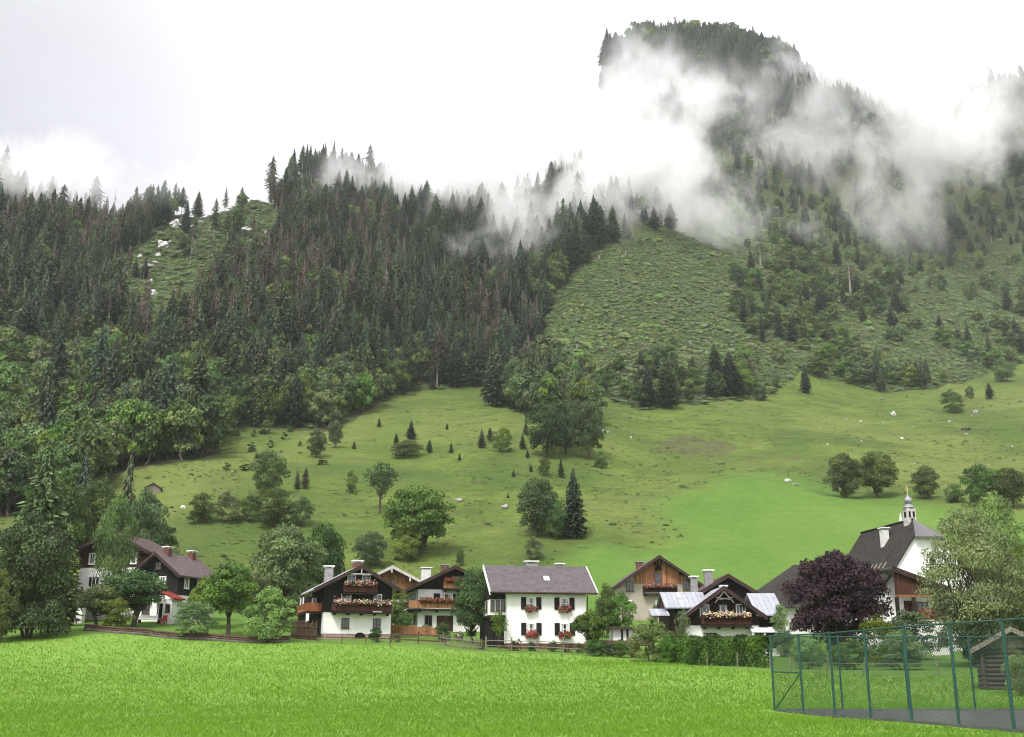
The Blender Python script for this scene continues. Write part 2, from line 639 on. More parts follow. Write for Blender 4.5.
M['rock_soil'] = m_plain('bare soil', (.16, .12, .09), .95, .05, .4, 2, bmp=.5)

FOL = dict(
    spruce=m_foliage('spruce needles', (.068, .090, .046), obj_var=.42),
    spruce_blue=m_foliage('blue green needles', (.042, .068, .044), obj_var=.4),
    dead=m_foliage('dying brown needles', (.122, .092, .072), hue=.015, trans=.15),
    larch=m_foliage('larch needles', (.125, .185, .050)),
    broad=m_foliage('broad leaves', (.095, .145, .042), obj_var=.4),
    broad_dark=m_foliage('dark broad leaves', (.062, .102, .034)),
    broad_light=m_foliage('light broad leaves', (.12, .20, .045)),
    birch=m_foliage('birch leaves', (.14, .20, .07)),
    willow=m_foliage('grey green leaves', (.125, .175, .050), hue=.01),
    apple=m_foliage('apple leaves', (.10, .16, .045)),
    maple=m_foliage('dark maple leaves', (.042, .074, .024), .7),
    purple=m_foliage('copper beech leaves', (.040, .024, .033), .8, .005, .15, .1),
    yellow=m_foliage('yellow green leaves', (.13, .19, .03)),
    rust=m_foliage('rusty shrub leaves', (.14, .10, .035)),
    hedge=m_foliage('hedge leaves', (.075, .135, .035), .7, .01, .3, .1),
    shrubs=m_foliage('low scrub', (.088, .130, .040), obj_var=.28, hue=.03),
    tuft=m_foliage('rank grass tufts', (.062, .090, .024), obj_var=.35, hue=.03),
)
FLOWER = dict(
    red=m_foliage('red geraniums', (.22, .022, .018), .6, .01, .1, .05),
    pink=m_foliage('pink geraniums', (.30, .07, .10), .6, .02, .1, .05),
    white=m_foliage('white petunias', (.48, .42, .30), .5, .03, .1, .05),
    green=m_foliage('flower box leaves', (.06, .11, .03), .5, .01, .2, .05),
)
# ------------------------------------------------------------------ tree shapes (height 1, width 1; scaled where they stand)
def diamonds(P, A, B):
    V = np.stack([P + A, P + B, P - A, P - B], 1).reshape(-1, 3)
    F = np.arange(len(P) * 4).reshape(-1, 4)
    return V, F


def unit(v):
    return v / np.maximum(np.linalg.norm(v, axis=1, keepdims=True), 1e-6)


def leaf_cards(P, nrm, size, rng, aspect=.62):
    n = len(P)
    t = unit(np.cross(nrm, rng.normal(size=(n, 3))))
    b = np.cross(nrm, t)
    s = (size * rng.uniform(.6, 1.4, n))[:, None]
    return diamonds(P, t * s, b * s * aspect)


def tubes(segs, n=6):
    V, F = [], []
    for p, q, r0, r1 in segs:
        p, q = np.array(p, float), np.array(q, float)
        d = q - p
        d = d / max(np.linalg.norm(d), 1e-6)
        a = np.cross(d, [0.3, .9, .1] if abs(d[1]) < .9 else [1, 0, 0])
        a /= np.linalg.norm(a)
        b = np.cross(d, a)
        base = len(V) * n if False else sum(len(x) for x in V)
        th = np.arange(n) * 2 * math.pi / n
        ring = np.cos(th)[:, None] * a + np.sin(th)[:, None] * b
        V.append(p + ring * r0)
        V.append(q + ring * r1)
        i = np.arange(n)
        j = (i + 1) % n
        F.append(np.stack([base + i, base + j, base + n + j, base + n + i], 1))
    return np.concatenate(V), np.concatenate(F)


def limb(p, q, r0, r1, rng, bend=.06, k=3):
    p, q = np.array(p, float), np.array(q, float)
    pts = [p]
    L = np.linalg.norm(q - p)
    for i in range(1, k):
        pts.append(p + (q - p) * i / k + rng.normal(size=3) * bend * L * np.array([1, 1, .4]))
    pts.append(q)
    rs = np.linspace(r0, r1, k + 1)
    return [(pts[i], pts[i + 1], rs[i], rs[i + 1]) for i in range(k)]


def gen_broad(seed, n_leaf=1800, leaf=.05, lobes=16, base=.16, shape='round', trunk=.028, up=.25, stems=1, inner=.2, aspect=.62):
    """crown of many leaf faces on clumps, trunk and limbs that reach the clumps"""
    rng = np.random.default_rng(seed)
    C, rad = [], []
    top = {'round': .5, 'wide': .45, 'tall': .55, 'bush': .45, 'cone': .3, 'vase': .66}[shape]
    k = 0
    while len(C) < lobes and k < 4000:
        k += 1
        h = rng.uniform(0, 1)
        if shape == 'cone':
            w = (1 - h) ** .7 * .46 + .02
        elif shape == 'vase':
            w = .46 * math.sin(math.pi * min(1, (h * .75 + .17))) ** .8
        else:
            w = .47 if (shape == 'bush' and h < top) else .5 * math.sqrt(max(0, 1 - abs((h - top) / (top if h < top else 1 - top)) ** 2.3))
        r = rng.uniform(.07, .20) * (1 if shape != 'cone' else (1.1 - .6 * h))
        w = max(w - r * .8, .01)
        a = rng.uniform(0, 2 * math.pi)
        d = math.sqrt(rng.uniform(.1, 1)) * w
        z = base + r * .6 + h * (1 - base - r * 1.5)
        c = np.array([math.cos(a) * d, math.sin(a) * d, z])
        if any(np.linalg.norm(c - q) < (r + s) * .48 for q, s in zip(C, rad)):
            continue
        C.append(c)
        rad.append(r)
    C, rad = np.array(C), np.array(rad)
    w = rad ** 2
    idx = rng.choice(len(C), n_leaf, p=w / w.sum())
    d = unit(rng.normal(size=(n_leaf, 3)))
    d[:, 2] = np.where(d[:, 2] < -.35, -d[:, 2] * .6, d[:, 2])
    d = unit(d)
    rr = np.where(rng.random(n_leaf) < inner, rng.uniform(.25, .8, n_leaf), rng.uniform(.78, 1.12, n_leaf))
    P = C[idx] + d * (rad[idx] * rr)[:, None] * np.array([1, 1, .85])
    P[:, 2] = np.maximum(P[:, 2], .015)
    nr = unit(d * .7 + rng.normal(size=(n_leaf, 3)) * .55 + (np.array([0, 0, up]) if up < 1 else np.array([0, -.4 * up, up])))
    V, F = leaf_cards(P, nr, leaf * .5, rng, aspect)
    clump = rng.random(len(C))
    tint = np.clip(.65 * clump[idx] + .35 * rng.random(n_leaf), 0, 1)
    segs = []
    fork = np.array([0, 0, max(base * .9, .08)])
    if shape in ('bush',):
        for i in range(5):
            q = C[rng.integers(len(C))]
            segs += limb((q[0] * .2, q[1] * .2, -.02), q, trunk * .6, trunk * .15, rng)
    else:
        for s in range(stems):
            off = np.array([rng.uniform(-.06, .06), rng.uniform(-.06, .06), 0]) * (stems > 1)
            lean = np.array([rng.uniform(-.03, .03), rng.uniform(-.03, .03), 0])
            f = fork + lean * 2 + off * 2
            segs += [(off + [0, 0, -.03], off + [0, 0, .02], trunk * 1.5, trunk * 1.05)]
            segs += limb(off + [0, 0, .02], f, trunk * 1.05, trunk * .8, rng, .03)
            tp = f * [1, 1, 0] + [lean[0] * 3, lean[1] * 3, .55 + .2 * rng.random()]
            segs += limb(f, tp, trunk * .8, trunk * .25, rng, .05, 4)
            order = rng.permutation(len(C))[:max(6, lobes // 2)]
            for i in order:
                t = rng.uniform(0, .55)
                p = f + (tp - f) * t
                if C[i][2] > p[2] - .05:
                    segs += limb(p, C[i], trunk * .42 * (1 - t * .5), trunk * .1, rng, .09)
    TV, TF = tubes(segs)
    k = np.array([.5, .5, 1]) / np.array([*(np.percentile(np.hypot(V[:, 0], V[:, 1]), 98.5),) * 2, np.percentile(V[:, 2], 99.7)])
    return (V * k, F, tint), (TV * k, TF)


def gen_spruce(seed, levels=34, k=9, base=.06, sparse=0.0, power=.85, droop=.02, trunk=.012, wide=.30, rag=.25):
    rng = np.random.default_rng(seed)
    P, A, B, T = [], [], [], []
    for i in range(levels):
        u = (i + rng.random() * .8) / levels
        h = base + (1 - base) * u ** .92
        prof = min((1 - u) ** power, .55 + u * 2.2)
        r0 = .5 * prof + .012
        kk = max(4, int(k * (.55 + .6 * prof)))
        a0 = rng.uniform(0, 6.28)
        for j in range(kk):
            if rng.random() < sparse: continue
            a = a0 + 6.283 * j / kk + rng.normal() * .2
            r = r0 * rng.uniform(1 - rag * 1.6, 1 + rag * .7)
            rd = np.array([math.cos(a), math.sin(a), 0])
            tg = np.array([-rd[1], rd[0], 0])
            sh = rng.random()
            for t in ((.3, .62, .95) if r0 > .1 else (.45, .9)):
                t = t * rng.uniform(.9, 1.08)
                p = rd * r * t + [0, 0, h - droop * t * t * 1.6 + .006]
                ln = r * .24 + .012
                A.append(rd * ln + [0, 0, -droop * (.5 + t) * .55])
                wd = (r * wide * (1.15 - .55 * t) + .02) * .62
                tw = rng.normal() * .5
                B.append(tg * wd * math.cos(tw) + np.array([0, 0, .012 * math.sin(tw)]))
                P.append(p)
                T.append(.45 * sh + .3 * rng.random() + .25 * t)
                # hanging twigs below the branch
                if rng.random() < .75:
                    P.append(p + tg * rng.normal() * wd * .4 + [0, 0, -.013])
                    A.append(np.array([rd[0] * ln * .25, rd[1] * ln * .25, -.019 - .012 * rng.random()]))
                    B.append(tg * wd * .62 + rd * rng.normal() * .012)
                    T.append(.35 * sh + .35 * rng.random())
    # leader
    for j in range(6):
        a = j * 1.05
        P.append(np.array([0, 0, .972 + j * .004]))
        A.append(np.array([0, 0, .028]))
        B.append(np.array([math.cos(a), math.sin(a), 0]) * .022)
        T.append(.6)
    V, F = diamonds(np.array(P), np.array(A), np.array(B))
    TV, TF = tubes([((0, 0, -.02), (0, 0, .02), trunk * 3.4 * 1.3, trunk * 3.4), ((0, 0, .02), (0, 0, .5), trunk * 3.4, trunk * 2.2), ((0, 0, .5), (0, 0, .97), trunk * 2.2, trunk * .4)])
    return (V, F, np.clip(T, 0, 1)), (TV, TF)


class Kind:
    """one shape of tree: crown and trunk meshes that its copies share"""
    def __init__(s, name, crown, trunk, fol, bark='bark'):
        s.crown = np_mesh('crown', *crown[:2], tint=crown[2])
        s.crown.materials.append(FOL[fol])
        s.trunk = np_mesh('trunk', *trunk, smooth=True)
        s.trunk.materials.append(M[bark])
        s.raw = (crown, trunk, FOL[fol], M[bark])

    def leaves_only(s, name):
        me = s.crown.copy()
        me.name = name
        return me

    def one_mesh(s, name):
        (V, F, t), (TV, TF), cm, tm = s.raw
        me = np_mesh(name, np.concatenate([V, TV]), np.concatenate([F, TF + len(V)]), tint=np.concatenate([t, np.zeros(len(TF))]))
        me.materials.append(cm)
        me.materials.append(tm)
        mi = np.zeros(len(F) + len(TF), np.int32)
        mi[len(F):] = 1
        me.polygons.foreach_set('material_index', mi)
        return me

    def plant(s, name, loc, h, w, label, cat, group=None, rz=None, parts=True, lean=(0, 0), fol=None):
        o = empty(name, loc, random.uniform(0, 6.28) if rz is None else rz, label, cat, group)
        o.rotation_euler[0], o.rotation_euler[1] = lean
        o.scale = (w, w, h)
        if parts:
            t = link('trunk', s.trunk, parent=o)
        c = link('crown', s.crown, parent=o)
        if fol:
            c.material_slots[0].link = 'OBJECT'
            c.material_slots[0].material = FOL[fol]
        return o


SPR = [Kind('spruce', *gen_spruce(100 + i, 34, 9, (.05, .08, .04, .1)[i], 0, (.85, .6, .95, .7)[i]), 'spruce') for i in range(4)]
SPR_B = [Kind('spruce', *gen_spruce(120 + i, 34, 9, .07, .04, .8), 'spruce_blue') for i in range(2)]
TALL = [Kind('tall spruce', *gen_spruce(140 + i, 26, 7, (.36, .5, .28)[i], .12, .6, rag=.4), 'spruce', 'bark_tall') for i in range(3)]
DEAD = [Kind('dying spruce', *gen_spruce(160 + i, 26, 6, (.14, .26)[i], .2, .75, rag=.4, wide=.28), 'dead', 'bark_pale') for i in range(2)]
SNAG = [Kind('dead trunk', *gen_spruce(170 + i, 16, 4, .45, .62, .6, rag=.5, wide=.12), 'dead', 'bark_pale') for i in range(2)]
BRD = [Kind('broadleaf', *gen_broad(200 + i, 1700, .075, 20, .12, ('round', 'tall', 'round', 'wide', 'tall')[i]), 'broad') for i in range(5)]
BRD_D = [Kind('broadleaf', *gen_broad(220 + i, 1700, .075, 20, .1, ('round', 'tall')[i]), 'broad_dark') for i in range(2)]
BRD_L = [Kind('broadleaf', *gen_broad(240 + i, 1700, .075, 20, .1, ('round', 'tall')[i]), 'broad_light') for i in range(2)]
BUSH = [Kind('bush', *gen_broad(260 + i, 1300, .085, 14, 0, 'bush'), ('broad', 'broad_dark', 'broad')[i]) for i in range(3)]
SCRUB = [Kind('scrub', *gen_broad(280 + i, 260, .2, 8, 0, 'bush', inner=.1, up=1.2), 'shrubs') for i in range(4)]


# ------------------------------------------------------------------ things nobody could count: points that carry copies of a few shapes
def scatter(name, protos, P, rot, scl, idx, label=None, kind='stuff'):
    coll = bpy.data.collections.new(name + ' shapes')
    for i, me in enumerate(protos):
        o = bpy.data.objects.new('%s shape %02d' % (name, i), me)
        coll.objects.link(o)
    me = bpy.data.meshes.new(name)
    n = len(P)
    me.vertices.add(n)
    me.vertices.foreach_set('co', np.asarray(P, np.float32).ravel())
    for nm, ty, dat, ch in (('rot', 'FLOAT_VECTOR', rot, 'vector'), ('scl', 'FLOAT_VECTOR', scl, 'vector'), ('idx', 'INT', idx, 'value')):
        a = me.attributes.new(nm, ty, 'POINT')
        a.data.foreach_set(ch, np.asarray(dat, np.int32 if ty == 'INT' else np.float32).ravel())
    me.update()
    ob = link(name, me)
    tag(ob, label, None, None, kind)
    ng = bpy.data.node_groups.new(name, 'GeometryNodeTree')
    ng.interface.new_socket('Geometry', in_out='INPUT', socket_type='NodeSocketGeometry')
    ng.interface.new_socket('Geometry', in_out='OUTPUT', socket_type='NodeSocketGeometry')
    gi, go = ng.nodes.new('NodeGroupInput'), ng.nodes.new('NodeGroupOutput')
    ip = ng.nodes.new('GeometryNodeInstanceOnPoints')
    ci = ng.nodes.new('GeometryNodeCollectionInfo')
    ci.inputs['Collection'].default_value = coll
    ci.inputs['Separate Children'].default_value = True
    ci.inputs['Reset Children'].default_value = True
    ip.inputs['Pick Instance'].default_value = True

    def attr(nm, dt):
        a = ng.nodes.new('GeometryNodeInputNamedAttribute')
        a.data_type = dt
        a.inputs['Name'].default_value = nm
        return next(x for x in a.outputs if x.enabled and x.name == 'Attribute')
    l = ng.links.new
    l(gi.outputs[0], ip.inputs['Points'])
    l(ci.outputs[0], ip.inputs['Instance'])
    l(attr('idx', 'INT'), ip.inputs['Instance Index'])
    l(attr('rot', 'FLOAT_VECTOR'), ip.inputs['Rotation'])
    l(attr('scl', 'FLOAT_VECTOR'), ip.inputs['Scale'])
    l(ip.outputs[0], go.inputs[0])
    mod = ob.modifiers.new('scatter', 'NODES')
    mod.node_group = ng
    return ob
# ------------------------------------------------------------------ land: zones drawn once, then held by the ground itself
Z_MOWN = [(596, 545), (640, 552), (700, 537), (655, 510), (690, 488), (740, 468), (800, 482), (850, 500), (905, 498), (960, 508), (1100, 515), (1250, 512), (1250, 640), (560, 640), (560, 566)]
Z_FOREST = [(-900, 600), (-300, 570), (-100, 540), (0, 520), (80, 502), (125, 472), (215, 455), (235, 428), (330, 432), (398, 395), (412, 391), (486, 386), (515, 412), (600, 432), (565, 385), (535, 352), (552, 296), (590, 256), (640, 234), (690, 226), (720, 190), (760, 215), (860, 235), (930, 252), (1024, 252), (1500, 250), (1500, -200), (-900, -200)]
Z_ROUGH = [(552, 296), (590, 256), (640, 234), (690, 226), (740, 200), (830, 215), (930, 260), (1024, 250), (1400, 250), (1400, 350), (1024, 362), (940, 388), (880, 394), (800, 372), (770, 395), (730, 400), (640, 408), (565, 385), (535, 352)]
Z_SHRUB = [(728, 262), (790, 240), (850, 262), (905, 292), (935, 320), (1024, 318), (1400, 318), (1400, 352), (1024, 360), (948, 386), (880, 394), (820, 384), (770, 352), (740, 330)]
Z_CLEAR = [(112, 335), (104, 268), (150, 236), (192, 205), (262, 198), (290, 240), (262, 262), (222, 268), (200, 322), (165, 345)]
Z_SOIL = [[(655, 441), (690, 436), (735, 445), (728, 456), (690, 456), (660, 452)], [(745, 455), (800, 455), (800, 460), (748, 460)],
          [(850, 318), (905, 330), (915, 342), (870, 336), (835, 326)], [(800, 190), (842, 205), (850, 235), (820, 225)],
          [(985, 285), (1024, 280), (1024, 305), (985, 310)]]


def wob(px, py, x, y, amp):
    return px + amp * (fbm(x / 15, y / 22, 41, 3) + .5 * fbm(x / 4, y / 6, 43, 2)), py + .6 * amp * (fbm(x / 17, y / 25, 57, 3) + .5 * fbm(x / 4, y / 6, 59, 2))


th_in = np.radians(np.arange(-31, 31.001, .085))
th_l = np.radians(np.array([-180, -150, -120, -100, -85, -75, -66, -59, -53, -48, -44, -41, -38.5, -36.5, -34.8, -33.4, -32.2, -31.5]))
TH = np.concatenate([th_l, th_in, -th_l[::-1][:-1]])
RD = np.concatenate([[1.5, 5, 10, 15, 19, 22], np.geomspace(24, 140, 300)[:-1], np.geomspace(140, 1500, 480)])
nT, nR = len(TH), len(RD)
TT, RR = np.meshgrid(TH, RD, indexing='ij')
GX, GY = RR * np.sin(TT), RR * np.cos(TT)
GZ = height(GX, GY)
ELEV = (GZ - CAM_H) / RR
EMAX = np.maximum.accumulate(ELEV, axis=1)
PX, PY = project(GX, GY, GZ)
front = GY > 20


def zone(poly, amp=5.0):
    a, b = wob(PX, PY, GX, GY, amp)
    return (in_poly(a, b, poly) & front).astype(np.float32)


def soft(a, k=2):
    for _ in range(k):
        p = np.pad(a, 1, mode='edge')
        a = (p[1:-1, 1:-1] * 4 + p[:-2, 1:-1] + p[2:, 1:-1] + p[1:-1, :-2] + p[1:-1, 2:]) / 8
    return a


FIELD_EDGE = [(-900, 652), (-200, 648), (0, 640), (60, 637), (110, 634), (200, 638), (300, 643), (400, 646), (480, 652), (540, 654), (600, 656), (660, 662), (700, 666), (768, 671), (900, 676), (2000, 676)]
fe_x, fe_y = np.array(FIELD_EDGE, float).T
z_field = ((PY > np.interp(PX, fe_x, fe_y)) | ~front | (GY < 30)).astype(np.float32)
z_mown = sum(in_poly(*(np.add(q, w_) for q, w_ in zip(wob(PX, PY, GX, GY, 16), (14 * math.cos(k_), 6 * math.sin(k_)))), Z_MOWN) for k_ in np.arange(0, 6.2, .8)) / 8.0 * front * (GY > 135)
z_for = zone(Z_FOREST, 6)
z_rough = zone(Z_ROUGH, 5)
z_clear = zone(Z_CLEAR, 8)
z_soil = np.zeros_like(z_for)
for q in Z_SOIL:
    z_soil = np.maximum(z_soil, zone(q, 9))
z_rough = np.maximum(z_rough, z_clear)
z_for = z_for * (1 - z_rough)
z_garden = ((1 - z_field) * (GY < 150) * front).astype(np.float32)

m, nt, nd, lk = mat('ground cover')
p, _ = out_principled(nt, .95, .05)
A1 = N(nd, 'ShaderNodeAttribute', attribute_name='zone_a')
A2 = N(nd, 'ShaderNodeAttribute', attribute_name='zone_b')
s1 = N(nd, 'ShaderNodeSeparateColor')
s2 = N(nd, 'ShaderNodeSeparateColor')
lk.new(A1.outputs['Color'], s1.inputs[0])
lk.new(A2.outputs['Color'], s2.inputs[0])
n_big = noise(nt, .012, 5)
n_mid = noise(nt, .09, 6)
n_fine = noise(nt, 1.1, 6, rough=.7)
n_str = noise(nt, .35, 6, stretch=(.35, 1.1, 2.0), rough=.65)
n_xf = noise(nt, 7.0, 5, rough=.75)
# hill pasture: yellowish short grass, olive rank patches, trodden cattle steps
n_f2 = noise(nt, .5, 7, rough=.75)
n_mix = mth(nt, 'ADD', mth(nt, 'MULTIPLY', n_mid, .45), mth(nt, 'MULTIPLY', n_f2, .55))
hill = ramp(nt, n_mix, [(.36, (.042, .068, .016)), (.47, (.074, .114, .023)), (.56, (.100, .138, .029)), (.66, (.136, .158, .046))])
hill = mixc(nt, ramp(nt, n_str, [(.5, (0, 0, 0)), (.64, (.8, .8, .8))]), hill, (.068, .082, .026))
# cattle paths that follow the contours
tcp = N(nd, 'ShaderNodeTexCoord')
spz = N(nd, 'ShaderNodeSeparateXYZ')
lk.new(tcp.outputs['Object'], spz.inputs[0])
zz_ = mth(nt, 'FRACT', mth(nt, 'ADD', mth(nt, 'MULTIPLY', spz.outputs['Z'], .42), mth(nt, 'MULTIPLY', n_mid, 7.0)))
pth = mth(nt, 'MULTIPLY', mth(nt, 'LESS_THAN', zz_, .16), ramp(nt, n_f2, [(.46, (0, 0, 0)), (.58, (.75, .75, .75))]))
hill = mixc(nt, pth, hill, (.082, .080, .030))
hill = mixc(nt, ramp(nt, n_big, [(.45, (0, 0, 0)), (.58, (.6, .6, .6))]), hill, (.128, .150, .044))  # broad yellower patches, also painting in the light on the folds
hill = mixc(nt, ramp(nt, noise(nt, .022, 5), [(.40, (.65, .65, .65)), (.52, (0, 0, 0))]), hill, (.052, .082, .022))  # broad darker patches: shade of the folds put into the colour
hill = mixc(nt, ramp(nt, n_fine, [(.55, (0, 0, 0)), (.66, (.85, .85, .85))]), hill, (.046, .072, .016))
mown = ramp(nt, mth(nt, 'ADD', mth(nt, 'MULTIPLY', noise(nt, .05, 5, stretch=(1, .35, 1)), .5), mth(nt, 'MULTIPLY', n_f2, .5)), [(.34, (.056, .116, .022)), (.5, (.082, .152, .028)), (.66, (.112, .176, .040))])
mown = mixc(nt, ramp(nt, n_fine, [(.5, (0, 0, 0)), (.7, (.5, .5, .5))]), mown, (.07, .13, .026))
field = ramp(nt, n_fine, [(.25, (.130, .226, .038)), (.5, (.146, .250, .044)), (.78, (.160, .268, .050))])
field = mixc(nt, ramp(nt, n_mid, [(.35, (0, 0, 0)), (.7, (.45, .45, .45))]), field, (.132, .232, .042))
field = mixc(nt, ramp(nt, n_xf, [(.45, (0, 0, 0)), (.7, (.6, .6, .6))]), field, (.122, .218, .036))
forest = ramp(nt, n_fine, [(.3, (.03, .036, .018)), (.7, (.07, .08, .034))])
rough_ = ramp(nt, mth(nt, 'ADD', mth(nt, 'MULTIPLY', n_str, .5), mth(nt, 'MULTIPLY', n_f2, .5)), [(.36, (.028, .042, .014)), (.5, (.045, .066, .020)), (.62, (.072, .086, .034))])  # ground darkened so the gaps between the scrub look shaded
rough_ = mixc(nt, ramp(nt, n_mid, [(.56, (0, 0, 0)), (.72, (.7, .7, .7))]), rough_, (.11, .085, .06))
soil = ramp(nt, n_f2, [(.36, (.048, .046, .026)), (.48, (.074, .074, .036)), (.56, (.080, .105, .028))])
garden = ramp(nt, n_fine, [(.3, (.075, .145, .026)), (.7, (.115, .19, .042))])
edge = mth(nt, 'SUBTRACT', mth(nt, 'MULTIPLY', n_f2, 1.6), .8)


def ragged(f):
    """a zone frays out into its neighbour"""
    k = mth(nt, 'ADD', mth(nt, 'MULTIPLY', f, 2.0), edge)
    return mth(nt, 'SUBTRACT', k, .5, True)


col = hill
for fac, c2 in ((s1.outputs[0], mown), (s2.outputs[0], garden), (ragged(s1.outputs[2]), rough_), (ragged(s1.outputs[1]), forest), (ragged(s2.outputs[1]), soil), (s2.outputs[2], field)):
    col = mixc(nt, fac, col, c2)
lk.new(col, p.inputs['Base Color'])
bump(nt, p, mth(nt, 'MULTIPLY', mth(nt, 'ADD', n_fine, n_str), mth(nt, 'SUBTRACT', 1.0, mth(nt, 'MULTIPLY', s2.outputs[2], .9))), .8, .25)
M['ground'] = m

# normals of the whole sheet, so that its pieces meet without a seam
dT = np.gradient(np.stack([GX, GY, GZ], -1), axis=0)
dR = np.gradient(np.stack([GX, GY, GZ], -1), axis=1)
NRM = np.cross(dR, dT)
NRM /= np.maximum(np.linalg.norm(NRM, axis=-1, keepdims=True), 1e-9)
NRM *= np.sign(NRM[..., 2:3] + 1e-9)
VALL = np.stack([GX, GY, GZ], -1).reshape(-1, 3)
NALL = NRM.reshape(-1, 3)
ZA = np.stack([soft(z_mown, 12), soft(z_for), soft(z_rough), np.ones_like(z_for)], -1).reshape(-1, 4).astype(np.float32)
ZB = np.stack([soft(z_garden), soft(z_soil, 8), soft(z_field, 1), np.ones_like(z_for)], -1).reshape(-1, 4).astype(np.float32)
i0 = (np.arange(nT)[:, None] * nR + np.arange(nR - 1)[None, :])
i1 = (((np.arange(nT) + 1) % nT)[:, None] * nR + np.arange(nR - 1)[None, :])
QUADS = np.stack([i0, i0 + 1, i1 + 1, i1], -1)
fzone = z_field[:, :-1] > .5
fmount = (np.maximum(z_for, z_rough)[:, :-1] > .5) & ~fzone


def land(name, mask, centre=False):
    q = QUADS[mask].reshape(-1, 4)
    used, inv = np.unique(q, return_inverse=True)
    q = inv.reshape(-1, 4)
    V = VALL[used]
    tri = None
    if centre:
        ring = np.arange(nT) * nR
        pos = np.searchsorted(used, ring)
        V = np.concatenate([V, [[0, 0, H(0, 0)]]])
        tri = np.stack([np.full(nT, len(V) - 1), pos, pos[(np.arange(nT) + 1) % nT]], 1)
    me = np_mesh(name, V, q, tri, smooth=True)
    if me.polygons[0].normal.z < 0:
        me.flip_normals()
    for nm, Z in (('zone_a', ZA), ('zone_b', ZB)):
        a = me.attributes.new(nm, 'FLOAT_COLOR', 'POINT')
        d = Z[used]
        if centre: d = np.concatenate([d, d[:1]])
        a.data.foreach_set('color', d.ravel())
    nn = NALL[used]
    if centre: nn = np.concatenate([nn, [[0, 0, 1]]])
    me.normals_split_custom_set_from_vertices(nn.tolist())
    o = link(name, me, M['ground'])
    o['kind'] = 'structure'
    return o


land('field', fzone, True)
land('hillside', ~fzone & ~fmount)
land('mountain', fmount)


def top_seen(x, y, ztop):
    """does a thing this tall show over the land in front of it"""
    r = np.hypot(x, y)
    t = np.arctan2(x, y)
    it = np.clip(np.searchsorted(TH, t), 0, nT - 1)
    ir = np.clip(np.searchsorted(RD, r) - 2, 0, nR - 1)
    return (ztop - CAM_H) / r > EMAX[it, ir] + .002
# ------------------------------------------------------------------ forest on the mountain
def jitter(y0, y1, step, xk, seed):
    rng = np.random.default_rng(seed)
    ys = np.arange(y0, y1, step)
    P = []
    for y in ys:
        xs = np.arange(-y * xk - 20, y * xk + 20, step)
        P.append(np.stack([xs + rng.uniform(-.48, .48, len(xs)) * step, y + rng.uniform(-.48, .48, len(xs)) * step], 1))
    return np.concatenate(P)


